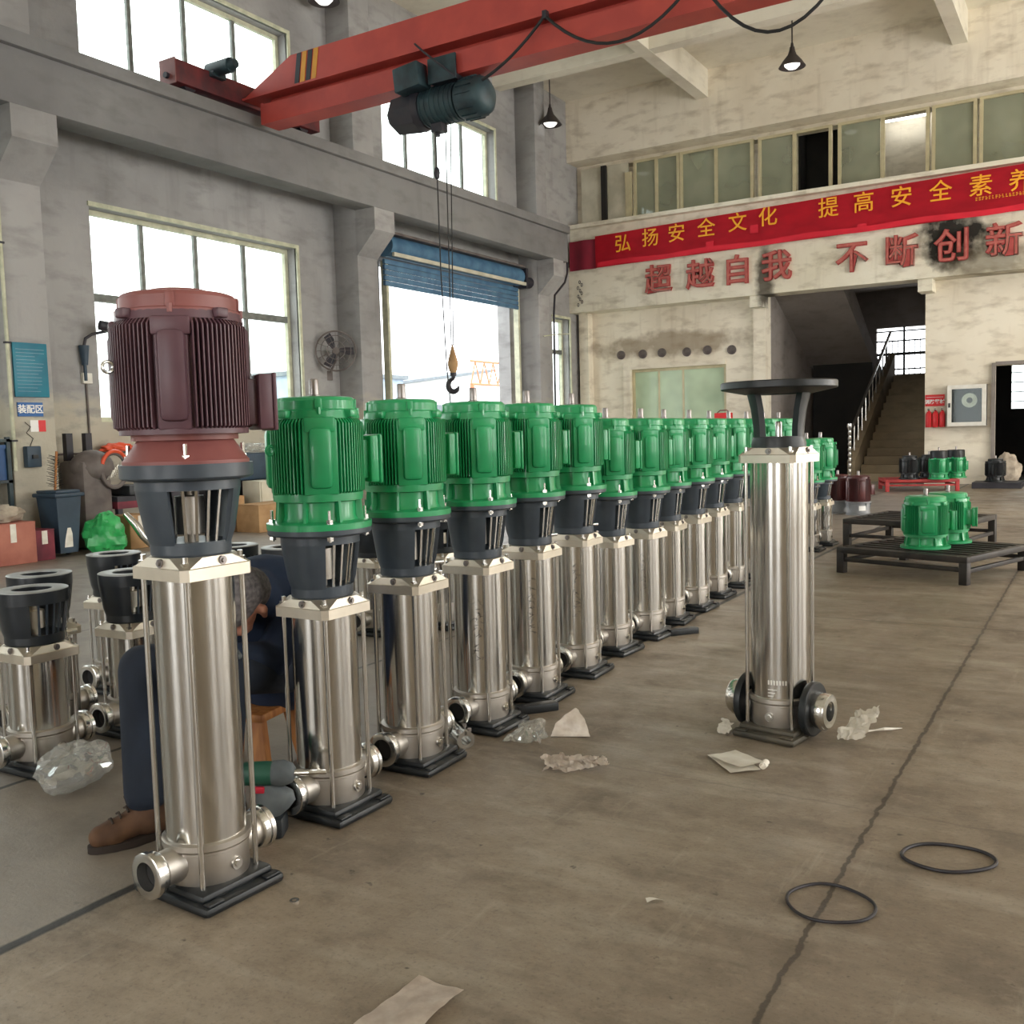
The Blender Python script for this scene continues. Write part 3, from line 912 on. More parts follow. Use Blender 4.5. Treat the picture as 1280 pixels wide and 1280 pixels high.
    for b in range(4 if p.get('bolts', True) else 0):
        a = b * pi / 2 + 0.12
        c0 = polar(p['flr'] - 0.016, a, -0.035)
        m = MB().cyl(c0, c0 + Vector((0, 0, 0.075 + p['flt'])), 0.005, n=8)
        m.hexnut(c0 + Vector((0, 0, 0.036 + p['flt'])), 0.0105, 0.012)
        m.lathe([(0.004, 0), (0.013, 0), (0.013, 0.003), (0.004, 0.003)], 12, Matrix.Translation(c0 + Vector((0, 0, 0.034 + p['flt']))))
        m.hexnut(c0 + Vector((0, 0, 0.004)), 0.0105, 0.011)
        m.build('flange_bolt', 'chrome', house)
    return house

GREEN = dict(fin0=0.100, fin1=0.335, core=0.127, fin=0.147, nf=84, bossw=0.068, k=1.0, mat='green', matfl='green', matcap='green',
             flr=0.158, flt=0.018, neck=0.116, cap=0.120, top=0.392, dome=0.003, shaft=True, box=(0.11, 0.036, 0.13, 0.275))
REDM = dict(fin0=0.078, fin1=0.352, core=0.146, fin=0.166, nf=90, bossw=0.068, pan=0.6, k=1.12, mat='red', matfl='redcap', matcap='redcap', cone=True,
            flr=0.152, flt=0.008, neck=0.116, cap=0.140, top=0.412, dome=0.012, shaft=False, box=(0.13, 0.042, 0.08, 0.22))

def make_pump(name, zb, lh, rb, rt_, flr, flt, lant_rot=0.0, motor=None, mrot=radians(-42), rbar=0.1, kind='motor'):
    """vertical multistage pump; zb = top of barrel, lh = lantern height, flr = top flange radius"""
    root = empty(name)
    # base plate, two steps with slotted corners
    m = MB()
    m.box((-0.148, -0.125, 0), (0.148, 0.125, 0.026), 0.012)
    m.box((-0.118, -0.112, 0.020), (0.118, 0.112, 0.046), 0.014)
    for sx in (-1, 1):
        for sy in (-1, 1):
            m.box((sx * 0.132 - 0.012, sy * 0.09 - 0.024, 0.024), (sx * 0.132 + 0.012, sy * 0.09 + 0.024, 0.031), 0.004)
    m.build('base_plate', 'blackplate', root, sharp=30)
    # suction chamber with two pipe necks
    m = MB()
    m.lathe([(0.09, 0.040), (rbar + 0.002, 0.044), (rbar + 0.004, 0.05), (rbar + 0.004, 0.122), (rbar + 0.007, 0.124), (rbar + 0.007, 0.130), (rbar + 0.002, 0.132), (rbar + 0.011, 0.136), (rbar + 0.011, 0.150), (rbar + 0.002, 0.154), (0.05, 0.154)], 44)
    for s in (-1, 1):
        m.cyl((0, s * 0.06, 0.098), (0, s * 0.150, 0.098), 0.047, 0.043, 24)
    m.build('suction_chamber', 'cast', root)
    for s in (-1, 1):
        Mf = Matrix.Translation((0, s * 0.148, 0.098)) @ Matrix.Rotation(-s * pi / 2, 4, 'X')
        f = MB().lathe([(0.036, 0.034), (0.036, 0.0), (0.050, 0.0), (0.054, 0.006), (0.054, 0.020), (0.058, 0.022), (0.058, 0.034), (0.055, 0.036), (0.036, 0.036)], 32, Mf, closed=True).build('pipe_flange', 'chrome', root)
        MB().lathe([(0.001, 0.004), (0.0355, 0.004), (0.0355, 0.009), (0.001, 0.009)], 24, Mf).build('bore', 'bore', f)
    # drain plug and small vent
    for a in (0.05, pi + 0.1):
        e = polar(1, a)
        m = MB().cyl(polar(rbar, a, 0.086), polar(rbar + 0.010, a, 0.086), 0.016, n=20)
        m.cyl(polar(rbar + 0.008, a, 0.086), polar(rbar + 0.014, a, 0.086), 0.009, n=6)
        m.build('drain_plug', 'chrome', root)
    # sleeve
    m = MB().lathe([(0.05, 0.15), (rbar, 0.15), (rbar, zb + 0.004), (0.05, zb + 0.004)], 56)
    m.build('barrel', 'barrel', root)
    # pump head: square with clipped corners, lofted to an octagonal facet top
    hb = 0.108 * rbar / 0.1
    def sq(h, c, z):
        return [Vector((x, y, z)) for x, y in ((h, -h + c), (h, h - c), (h - c, h), (-h + c, h), (-h, h - c), (-h, -h + c), (-h + c, -h), (h - c, -h))]
    m = MB().loft([sq(hb, 0.016, zb), sq(hb, 0.016, zb + 0.029), sq(hb - 0.003, 0.018, zb + 0.031), sq(hb - 0.010, 0.054, zb + 0.054), sq(hb - 0.03, 0.06, zb + 0.056)])
    head = m.build('pump_head', 'head', root, sharp=15)
    for b in range(4):
        a = b * pi / 2
        e = polar(1, a)
        t = Vector((-e.y, e.x, 0))
        c0 = e * (hb - 0.014) + t * 0.012 + Vector((0, 0, zb + 0.042))
        MB().cyl(c0, c0 + e * 0.012, 0.011, n=16).cyl(c0 + e * 0.010, c0 + e * 0.017, 0.006, n=6).build('vent_plug', 'shaft', head)
    for b in range(4):
        a = pi / 4 + b * pi / 2
        c0 = polar(0.119 * rbar / 0.1, a)
        m = MB().cyl(c0 + Vector((0, 0, 0.044)), c0 + Vector((0, 0, zb + 0.002)), 0.0072, n=10)
        m.build('tie_rod', 'barrel', root)
        m = MB()
        m.hexnut(c0 * 0.985 + Vector((0, 0, zb + 0.030)), 0.0125, 0.014).cyl(c0 * 0.985 + Vector((0, 0, zb + 0.038)), c0 * 0.985 + Vector((0, 0, zb + 0.058)), 0.007, n=8)
        m.lathe([(0.006, 0), (0.015, 0), (0.015, 0.003), (0.006, 0.003)], 14, Matrix.Translation(c0 * 0.985 + Vector((0, 0, zb + 0.0285))))
        m.build('rod_nut', 'chrome', root)
    if kind == 'stand':
        return root
    # motor stool (lantern): two curved shells, bottom ring, top flange
    z0 = zb + 0.054
    z1 = z0 + lh
    m = MB()
    prof = [(rb, z0 + 0.03), (rb + (rt_ - rb) * 0.36, z0 + lh * 0.3), (rb + (rt_ - rb) * 0.72, z0 + lh * 0.6), (rt_, z1 - 0.028)]
    Rz = Matrix.Rotation(lant_rot, 4, 'Z')
    for s in (1, -1):
        m.sector(prof, 0.013, s * pi / 2 - radians(50), s * pi / 2 + radians(50), 16, Rz)
    m.lathe([(0.04, z0), (rb - 0.004, z0), (rb, z0 + 0.006), (rb, z0 + 0.036), (rb - 0.02, z0 + 0.036), (0.04, z0 + 0.03)], 44)
    m.lathe([(rt_ - 0.02, z1 - 0.032), (rt_, z1 - 0.032), (rt_, z1), (rt_ - 0.02, z1)], 44, closed=True)
    if kind == 'open':
        m.lathe([(0.066, z1 - 0.03), (rt_, z1 - 0.03), (rt_ + 0.001, z1), (rt_ + 0.001, z1 + 0.0115), (0.066, z1 + 0.0115)], 48, closed=True)
    if flr:
        m.lathe([(0.07, z1 - 0.004), (rt_, z1 - 0.010), (flr - 0.004, z1 - 0.004), (flr, z1), (flr, z1 + flt), (flr - 0.004, z1 + flt), (0.07, z1 + flt)], 44, closed=True)
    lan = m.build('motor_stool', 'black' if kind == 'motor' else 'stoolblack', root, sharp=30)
    # coupling guard slats in both openings, coupling and shaft inside
    for s in (0, pi):
        for j, da in enumerate((-24, -8, 8, 24)):
            a = s + radians(da) + lant_rot
            q = Matrix.Rotation(a, 4, 'Z')
            m = MB()
            r0, r1 = rb - 0.012, rt_ - 0.018
            m.loft([[q @ Vector((r, y, z)) for r, y in ((rr, -0.0035), (rr + 0.004, -0.0035), (rr + 0.004, 0.0035), (rr, 0.0035))] for rr, z in ((r0, z0 + 0.034), (r1, z1 - 0.03))])
            m.build('guard_slat', 'chrome' if kind == 'motor' else 'black', lan)
    m = MB().lathe([(0.016, z0 + 0.02), (0.016, z0 + 0.05), (0.036, z0 + 0.052), (0.036, z1 - 0.05 if kind == 'motor' else z0 + 0.115), (0.015, z1 - 0.048 if kind == 'motor' else z0 + 0.117), (0.015, z1 - 0.02 if kind == 'motor' else z0 + 0.14)], 24)
    m.build('coupling', 'cast' if kind == 'motor' else 'head', lan)
    if kind == 'open':
        MB().lathe([(0.067, z1 + 0.0115), (rt_ + 0.001, z1 + 0.0115), (rt_ + 0.001, z1 + 0.014), (rt_ - 0.002, z1 + 0.0155), (0.069, z1 + 0.0155), (0.067, z1 + 0.0145)], 48, closed=True).build('machined_ring', 'ringtop', lan)
    if motor:
        make_motor(root, z1 + flt, mrot, motor)
    return root

def vent_valve(root, zb, a):
    c0 = polar(0.10, a, zb + 0.03)
    m = MB().cyl(c0, c0 + Vector((0, 0, 0.085)), 0.008, n=10).cyl(c0 + Vector((0, 0, 0.085)), c0 + Vector((0, 0, 0.105)), 0.012, n=10)
    m.cyl(c0 + Vector((0, 0, 0.02)), c0 + Vector((0, 0, 0.034)), 0.013, n=6)
    m.cyl(c0 + Vector((0, 0, 0.055)), c0 + polar(0.04, a, 0.055), 0.007, n=8)
    m.build('vent_valve', 'chrome', root)

def scribble(root, rbar, z0, z1, a, seed):
    """thin handwritten marker strokes running up the sleeve"""
    rr = random.Random(seed)
    m = MB()
    z = z1
    while z > z0:
        k = rr.choice((2, 3, 3, 4))
        for q in range(k):
            p = []
            aa, zz = a + rr.uniform(-.12, .12), z - rr.uniform(0, 0.02)
            for t in range(3):
                p.append(polar(rbar + 0.0006, aa, zz))
                aa += rr.uniform(-.14, .14)
                zz -= rr.uniform(-0.004, 0.012)
            m.tube(p, 0.0009, 4)
        z -= rr.uniform(0.022, 0.032)
    m.build('marker_writing', 'toolblack', root)

# ---- front pump with the red-brown motor
fp = make_pump('multistage_pump', 0.815, 0.196, 0.098, 0.127, 0.160, 0.032, radians(-20), REDM, radians(-45))
tag(fp, 'tallest steel pump at the front of the row with a big red brown finned motor', 'pump', 'vertical multistage pumps')
fp.location = (-1.965, 1.655, 0)
fp.rotation_euler = (0, 0, radians(-3))

# ---- the row with green motors
ORD = ['first', 'second', 'third', 'fourth', 'fifth', 'sixth', 'seventh', 'eighth', 'ninth', 'tenth', 'eleventh', 'twelfth', 'thirteenth', 'fourteenth']
row = [(-2.044, 2.211), (-2.07, 2.671), (-2.093, 3.150), (-2.119, 3.600), (-2.150, 4.066), (-2.204, 4.540), (-2.195, 4.965), (-2.239, 5.400), (-2.254, 5.850), (-2.305, 6.350), (-2.322, 6.800), (-2.336, 7.249), (-2.345, 7.70), (-2.350, 8.15)]
tallp = make_pump('multistage_pump', 0.617, 0.196, 0.094, 0.119, 0.156, 0.014, 0.0, GREEN)
midp = make_pump('multistage_pump', 0.555, 0.196, 0.094, 0.119, 0.156, 0.014, 0.0, GREEN)
rr = random.Random(3)
for i, (x, y) in enumerate(row):
    if i == 0:
        o = tallp
    elif i == 5:
        o = midp
    else:
        o = copy_tree(tallp if i < 5 else midp)
    o.location = (x, y, 0)
    o.rotation_euler = (0, 0, radians(rr.uniform(-5, 5) + 2))
    lab = '%s green motor pump in the long row counting from the red brown motor pump' % ORD[i]
    tag(o, lab, 'pump', 'vertical multistage pumps')
    if i in (2, 3, 4, 6):
        scribble(o, 0.1, 0.30, 0.54 if i < 5 else 0.48, radians(-62), i)
    if i in (1, 3, 4):
        vent_valve(o, 0.617, radians(60))
shp = make_pump('multistage_pump', 0.385, 0.18, 0.094, 0.119, 0.156, 0.014, 0.0, GREEN)
for i, (x, y) in enumerate([(-2.34, 9.00), (-2.335, 9.48)]):
    o = shp if i == 0 else copy_tree(shp)
    o.location = (x, y, 0)
    tag(o, ('shorter green motor pump mostly hidden behind the lone motorless tall pump', 'shorter green motor pump at the far end of the row beside the brown motors')[i], 'pump', 'vertical multistage pumps')

# ---- short pumps without motors on the left
sp0 = make_pump('multistage_pump', 0.398, 0.178, 0.099, 0.119, 0.0, 0.0, 0.0, None, kind='open')
shorts = [(-3.26, 2.03, 'short motorless pump beside the clear plastic bag', 1), (-3.62, 2.29, 'short motorless pump half hidden behind the one beside the plastic bag', 0),
          (-3.30, 2.47, 'short motorless pump with pale ring standing beside the bent man', 0), (-3.93, 2.86, 'short motorless pump with a white sticker nearest the cardboard boxes', 0),
          (-3.62, 3.30, 'short motorless pump behind the bowed head of the man', 0), (-3.30, 3.34, 'short motorless pump behind the first green motor pump', 0),
          (-3.66, 4.40, 'short motorless pump seen between the first and second green motor pumps', 1), (-3.40, 4.72, 'short motorless pump seen between the second and third green motor pumps', 0)]
for i, (x, y, lab, v) in enumerate(shorts):
    o = sp0 if i == 0 else copy_tree(sp0)
    o.location = (x, y, 0)
    o.rotation_euler = (0, 0, radians(rr.uniform(-6, 6)))
    tag(o, lab, 'pump', 'short pumps without motors')
    if i == 3:
        MB().sector([(0.116, 0.58), (0.1165, 0.615)], 0.002, radians(-62), radians(-46), 4).build('sticker', 'signwhite', o)
vent_valve(sp0, 0.398, radians(50))

# ---- tall pump without motor standing alone on the right
tp = make_pump('multistage_pump', 1.018, 0.2, 0.098, 0.127, 0, 0, kind='stand', rbar=0.104)
tag(tp, 'tall motorless pump standing alone right of the row under a wide flat black flange', 'pump', 'vertical multistage pumps')
tp.location = (-1.03, 3.572, 0)
tp.rotation_euler = (0, 0, radians(80))
for ch in tp.children:
    if ch.name.startswith('base_plate'):
        ch.data.materials[0] = MT['oldplate']
z0 = 1.072
m = MB().lathe([(0.05, z0), (0.098, z0), (0.098, z0 + 0.012), (0.092, z0 + 0.04), (0.05, z0 + 0.04)], 40)
for b in range(4):
    a = radians(-154 + (-60, 60, -120, 120)[b])
    # tapered curved legs
    m.sector([(0.092, z0 + 0.03), (0.094, z0 + 0.08), (0.102, z0 + 0.14), (0.118, z0 + 0.205)], 0.026, a - radians(15), a + radians(15), 8)
m.lathe([(0.07, z0 + 0.195), (0.122, z0 + 0.195), (0.205, z0 + 0.212), (0.208, z0 + 0.216), (0.208, z0 + 0.236), (0.204, z0 + 0.24), (0.07, z0 + 0.244)], 56, closed=True)
st_ = m.build('motor_stool', 'blackplate', tp, sharp=30)
MB().lathe([(0.0125, z0 + 0.03), (0.0125, z0 + 0.09), (0.010, z0 + 0.095), (0.001, z0 + 0.095)], 20).build('shaft', 'chrome', st_)
for s in (-1, 1):
    Mf = Matrix.Translation((0, s * 0.118, 0.112)) @ Matrix.Rotation(-s * pi / 2, 4, 'X')
    MB().lathe([(0.05, 0), (0.098, 0), (0.1, 0.004), (0.1, 0.022), (0.096, 0.026), (0.05, 0.026)], 40, Mf, closed=True).build('loose_flange', 'blackplate', tp)
    MB().lathe([(0.036, 0.026), (0.062, 0.026), (0.064, 0.03), (0.064, 0.072), (0.060, 0.078), (0.036, 0.078)], 36, Mf, closed=True).build('pipe_end', 'chrome', tp)
# stamped maker's panel low on the sleeve
m = MB()
for k_, (da, ww) in enumerate(((-0.05, 0.5),)):
    pass
for j in range(7):
    a0 = radians(-178) + j * 0.10
    m.sector([(0.1046, 0.205), (0.1046, 0.222)], 0.001, a0, a0 + 0.055, 2)
for r_ in range(3):
    m.sector([(0.1046, 0.185 - r_ * 0.012), (0.1046, 0.189 - r_ * 0.012)], 0.001, radians(-178), radians(-178) + 0.32 - 0.06 * r_, 4)
etched = m.build('etched_marking', 'etched', tp)

# ---- green motors standing on the black pallet
def pallet(name, label, loc, rz, L, W, H, m_, cat='pallet', nslat=8):
    t = thing(name, label, cat, loc, rz)
    for ix, x in enumerate((0.03, L - 0.03)):
        for y in (0.03, W - 0.03):
            MB().box((x - 0.03, y - 0.03, 0), (x + 0.03, y + 0.03, H - 0.04), 0.004).build('leg', m_, t)
    for y in (0, W - 0.05):
        MB().box((0, y, H - 0.045), (L, y + 0.05, H), 0.004).build('side_rail', m_, t)
        MB().box((0.06, y + 0.01, H * 0.45), (L - 0.06, y + 0.04, H * 0.45 + 0.03), 0.003).build('side_rail', m_, t)
    for x in (0, L - 0.05):
        MB().box((x, 0.05, H - 0.045), (x + 0.05, W - 0.05, H), 0.004).build('end_rail', m_, t)
        MB().box((x + 0.01, 0.06, H * 0.4), (x + 0.04, W - 0.06, H * 0.4 + 0.03), 0.003).build('end_rail', m_, t)
    for i in range(nslat):
        y = 0.08 + (W - 0.16) * i / (nslat - 1)
        MB().box((0.05, y - 0.02, H - 0.018), (L - 0.05, y + 0.02, H)).build('slat', m_, t)
    for q in (0.33, 0.66):
        MB().box((L * q - 0.02, 0.05, H - 0.05), (L * q + 0.02, W - 0.05, H - 0.018)).build('cross_bar', m_, t)
    return t
pallet('steel_pallet', 'dark steel slatted pallet carrying two green motors', (-1.78, 7.72, 0), radians(-19), 1.02, 1.0, 0.20, 'pallet')
pallet('steel_pallet', 'dark steel pallet behind the one carrying two green motors', (-2.02, 9.0, 0), radians(-12), 1.0, 1.0, 0.30, 'pallet')
BIG = dict(GREEN, bolts=False, fin=0.168, core=0.142, flr=0.178, neck=0.13, cap=0.142, nf=60, bossw=0.09)
mroot = thing('electric_motor', 'front green finned motor upright on the dark pallet', 'motor', (-1.16, 7.88, 0.203), 0, 'green motors on the pallet')
make_motor(mroot, 0, radians(-75), BIG)
c = copy_tree(mroot)
c.location = (-1.06, 8.30, 0.203)
c.rotation_euler = (0, 0, radians(-28))
tag(c, 'rear green finned motor on the dark pallet with terminal box sticking out right', 'motor', 'green motors on the pallet')

# ---- red pallet by the stairs with motors
pallet('steel_pallet', 'red steel pallet below the fire hose cabinet', (-3.15, 17.15, 0), radians(18), 1.15, 0.9, 0.2, 'palletred')
SM = dict(GREEN, bolts=False, fin=0.16, core=0.135, flr=0.17, neck=0.125, cap=0.136, matcap='blackplate', top=0.47)
sm = thing('electric_motor', 'bright green motor with a tall black cap on the red pallet', 'motor', (-2.37, 17.45, 0.203), 0, 'motors on the red pallet')
make_motor(sm, 0, radians(-60), SM)
c = copy_tree(sm)
c.location = (-2.16, 17.88, 0.203)
tag(c, 'dark capped green motor behind its twin on the red pallet', 'motor', 'motors on the red pallet')
BLK = dict(GREEN, bolts=False, fin=0.165, core=0.14, flr=0.17, mat='blackplate', matfl='blackplate', matcap='blackplate')
bm_ = thing('electric_motor', 'black motor at the left front of the red pallet', 'motor', (-2.82, 17.42, 0.203), 0, 'motors on the red pallet')
make_motor(bm_, 0, radians(-20), BLK)
for i, (x, y, lab) in enumerate(((-2.58, 17.86, 'black motor between the green ones and the left black motor'), )):
    c = copy_tree(bm_)
    c.location = (x, y, 0.203)
    tag(c, lab, 'motor', 'motors on the red pallet')
c = copy_tree(bm_)
c.location = (-1.62, 18.55, 0.1)
tag(c, 'dark motor on a low board right of the red pallet against the wall', 'motor')
lb = thing('wooden_skid', 'low dark skid board on the floor below the hose cabinet', 'skid', (-1.95, 18.2, 0))
for q in range(3):
    MB().box((0, 0.28 * q, 0), (0.75, 0.28 * q + 0.08, 0.06)).build('runner', 'darkbench', lb)
MB().box((0, 0, 0.06), (0.75, 0.66, 0.1)).build('deck', 'darkbench', lb)
def soften(o, vox, it):
    r = o.modifiers.new('join', 'REMESH')
    r.mode = 'VOXEL'
    r.voxel_size = vox
    r.use_smooth_shade = True
    o.modifiers.new('soft', 'SMOOTH').iterations = it
    return o
sk_ = MB()
bmesh.ops.create_uvsphere(sk_.bm, u_segments=30, v_segments=18, radius=1.0)
for vt in sk_.bm.verts:
    p = vt.co.copy()
    r_ = 1 + 0.25 * noise.noise(p * 2.2) + 0.12 * noise.noise(p * 5)
    vt.co = Vector((p.x * 0.22 * r_, p.y * 0.17 * r_, max(0.002, (p.z * r_ + 0.85) * 0.30)))
tag(sk_.build('plastic_wrapped_bundle', 'sack', None, (-1.5, 19.25, 0.0), sharp=50), 'beige plastic wrapped bundle against the wall under the hose cabinet', 'bundle')

# ---- brown wrapped motors and sack behind the tall lone pump
BRN = dict(GREEN, bolts=False, fin0=0.17, fin1=0.47, fin=0.15, core=0.128, flr=0.15, neck=0.14, mat='brownmotor', matfl='greyband', matcap='brownmotor', cap=0.13, top=0.50, box=(0.1, 0.05, 0.25, 0.38))
bt = thing('electric_motor', 'brown motor with grey base band behind the far end of the row', 'motor', (-2.98, 13.0, 0), 0, 'brown motors with grey bands')
make_motor(bt, 0, radians(-60), BRN)
c = copy_tree(bt)
c.location = (-2.68, 12.8, 0)
tag(c, 'brown motor with grey base band and white label, right one of the pair', 'motor', 'brown motors with grey bands')
MB().sector([(0.1445, 0.06), (0.1445, 0.12)], 0.002, radians(-75), radians(-40), 5).build('sticker', 'signwhite', c)
# ================================================================== CRANE
cr_ = thing('bridge_crane', 'red overhead bridge crane girder with yellow and black stripes spanning the hall', 'crane', (-9.4, 9.15, 5.27))
Mxz = Matrix(((1, 0, 0, 0), (0, 0, 1, 0), (0, 1, 0, 0), (0, 0, 0, 1)))
g = MB().prism([(0.15, 0.12), (0.95, 0.47), (18.0, 0.47), (18.0, 0.10), (0.15, 0.10)], -0.17, 0.17, Mxz)
g.box((0.15, -0.21, 0.085), (18.0, 0.21, 0.11))
gi = g.build('box_girder', 'crane', cr_, sharp=20)
m = MB().box((0.45, -0.02, -0.20), (18.0, 0.02, 0.10)).box((0.45, -0.15, -0.235), (18.0, 0.15, -0.205)).box((0.45, -0.15, -0.205), (18.0, -0.13, 0.0))
m.box((0.4, -0.15, -0.235), (0.45, 0.15, 0.02))
m.build('runway_flange', 'crane', cr_, sharp=20)
for i, (x, mm) in enumerate(((1.0, 'hazblack'), (1.09, 'yellow'), (1.18, 'hazblack'), (1.27, 'yellow'))):
    MB().prism([(x, 0.115), (x + 0.07, 0.115), (x + 0.13, 0.465), (x + 0.06, 0.465)], -0.176, -0.168, Mxz).build('hazard_stripe', mm, gi)
e = MB().box((-0.13, -1.20, 0.05), (0.13, 1.22, 0.31), 0.01)
e = e.build('end_carriage', 'cranedark', cr_)
MB().box((-0.135, -1.212, 0.03), (0.135, -1.2, 0.32)).build('carriage_end_plate', 'redcap', cr_)
MB().cyl((0, -1.212, 0.13), (0, -1.25, 0.13), 0.035, n=12).build('buffer', 'hoistdark', cr_)
for y in (-0.95, 0.97):
    MB().cyl((-0.07, y, 0.1), (0.07, y, 0.1), 0.1, n=24).build('wheel', 'hoistdark', cr_)
mt_ = MB().cyl((0.05, -0.62, 0.34), (0.42, -0.62, 0.34), 0.085, n=18).box((0.02, -0.7, 0.24), (0.2, -0.5, 0.3))
mt_.cyl((0.42, -0.62, 0.34), (0.5, -0.62, 0.34), 0.07, 0.05, 18)
mt_.build('travel_motor', 'hoist', cr_)

ho = thing('electric_hoist', 'dark teal electric hoist hanging under the red girder', 'hoist', (-6.36, 9.15, 4.80))
m = MB().cyl((-0.22, 0, 0), (0.24, 0, 0), 0.20, n=28)
for q in range(7):
    m.cyl((-0.2 + q * 0.065, 0, 0), (-0.185 + q * 0.065, 0, 0), 0.21, n=28)
m.build('rope_drum', 'hoist', ho)
m = MB().cyl((-0.62, 0, -0.01), (-0.30, 0, -0.01), 0.205, 0.235, 8).cyl((-0.30, 0, 0), (-0.22, 0, 0), 0.235, 0.22, 16)
m.cyl((-0.70, 0, -0.01), (-0.62, 0, -0.01), 0.12, 0.205, 8)
m.build('gearbox', 'hoistdark', ho, sharp=25)
m = MB().lathe([(0.12, 0.24), (0.2, 0.26), (0.215, 0.34), (0.215, 0.5), (0.19, 0.57), (0.12, 0.62), (0.02, 0.63)], 28, Matrix.Rotation(pi / 2, 4, 'Y'))
for q in range(16):
    a = 2 * pi * q / 16
    m.box((0.3, 0.205, -0.006), (0.5, 0.226, 0.006), 0, Matrix.Rotation(a, 4, 'X'))
m.build('hoist_motor', 'hoist', ho)
MB().box((-0.40, -0.34, 0.16), (-0.06, -0.10, 0.42), 0.015, Matrix.Rotation(radians(-6), 4, 'Y')).build('control_box', 'hoist', ho)
for y in (-0.20, 0.20):
    tp_ = MB().box((-0.05, y - 0.012, 0.17), (0.32, y + 0.012, 0.44), 0.006).build('trolley_plate', 'hoist', ho)
    for x in (0.04, 0.23):
        MB().cyl((x, y * 0.95, 0.33), (x, y * 0.62, 0.33), 0.052, n=18).build('trolley_wheel', 'hoistdark', tp_)
MB().box((-0.03, -0.18, 0.18), (0.3, 0.18, 0.24)).build('suspension_frame', 'hoistdark', ho)
MB().tube([(-0.18, -0.25, 0.62), (-0.05, -0.27, 0.5), (0.14, -0.28, 0.34), (0.36, -0.28, 0.16)], 0.012, 6).build('cable_arm', 'hoistdark', ho)
m = MB().box((-0.12, -0.08, -0.29), (0.02, 0.04, -0.20)).cyl((-0.09, 0, -0.32), (-0.09, 0, -0.22), 0.03, n=10)
m.build('limit_switch', 'hoistdark', ho)
for (xa, xb) in ((0.02, 0.005), (0.09, 0.035)):
    MB().cyl((xa, 0, -0.19), (xb, 0, -2.64), 0.006, n=6).build('wire_rope', 'cable', ho)
hk = MB().lathe([(0.001, -2.62), (0.016, -2.66), (0.062, -2.82), (0.066, -2.86), (0.05, -2.92), (0.03, -2.96), (0.001, -2.96)], 20, Matrix.Translation((0.02, 0, 0)) @ Matrix.Diagonal((1, 0.7, 1, 1)))
hk = hk.build('hook_block', 'card', ho)
pts = [(0.02, 0, -2.94), (0.02, 0, -3.0)]
for i in range(15):
    a = radians(100) + radians(250) * i / 14
    pts.append((0.02 + 0.072 * cos(a), 0, -3.09 + 0.072 * sin(a)))
rad = [0.02, 0.022] + [0.02 + 0.012 * sin(pi * i / 14) for i in range(13)] + [0.014, 0.007]
MB().tube(pts, rad, 10).lathe([(0.001, -2.99), (0.036, -2.985), (0.036, -2.95), (0.001, -2.945)], 14, Matrix.Translation((0.02, 0, 0))).build('hook', 'hoistdark', hk)
pc = thing('pendant_control', 'thin hanging control cable with a weight below the hoist', 'pendant control', (-6.44, 9.10, 4.5))
MB().tube([(0, 0, 0), (0.01, 0, -1.5), (0.05, 0, -2.6), (0.10, -0.02, -3.0)], 0.008, 6).build('cable', 'cable', pc)
MB().lathe([(0.001, -0.36), (0.025, -0.38), (0.036, -0.43), (0.025, -0.49), (0.001, -0.51)], 12).build('weight', 'hoistdark', pc)
pd = MB().box((0.07, -0.06, -3.32), (0.14, 0.0, -3.0), 0.01).build('button_box', 'yellow', pc)
for q in range(4):
    MB().cyl((0.105, -0.06, -3.06 - q * 0.065), (0.105, -0.068, -3.06 - q * 0.065), 0.014, n=10).build('button', 'toolblack', pd)
def sag(p0, p1, d, n=14):
    p0, p1 = Vector(p0), Vector(p1)
    return [p0.lerp(p1, i / n) - Vector((0, 0, d * 4 * (i / n) * (1 - i / n))) for i in range(n + 1)]
yy = 8.9
loops = [((-5.68, yy, 4.86), (-4.91, yy, 5.33), 0.06), ((-4.91, yy, 5.33), (-3.30, yy, 5.30), 0.42), ((-3.30, yy, 5.30), (-1.78, yy, 5.34), 0.68), ((-1.78, yy, 5.34), (-0.3, yy, 5.34), 0.76), ((-0.3, yy, 5.34), (1.3, yy, 5.34), 0.7)]
fc = thing('festoon_cable', 'black power cable hanging in loops along the red girder', 'cable', (0, 0, 0))
for i, (a, b, d) in enumerate(loops):
    MB().tube(sag(a, b, d), 0.016, 8).build('cable_loop', 'cable', fc)
    MB().box((b[0] - 0.025, yy - 0.02, b[2] - 0.03), (b[0] + 0.025, 8.95, b[2] + 0.05), 0.006).build('cable_carrier', 'hoistdark', fc)

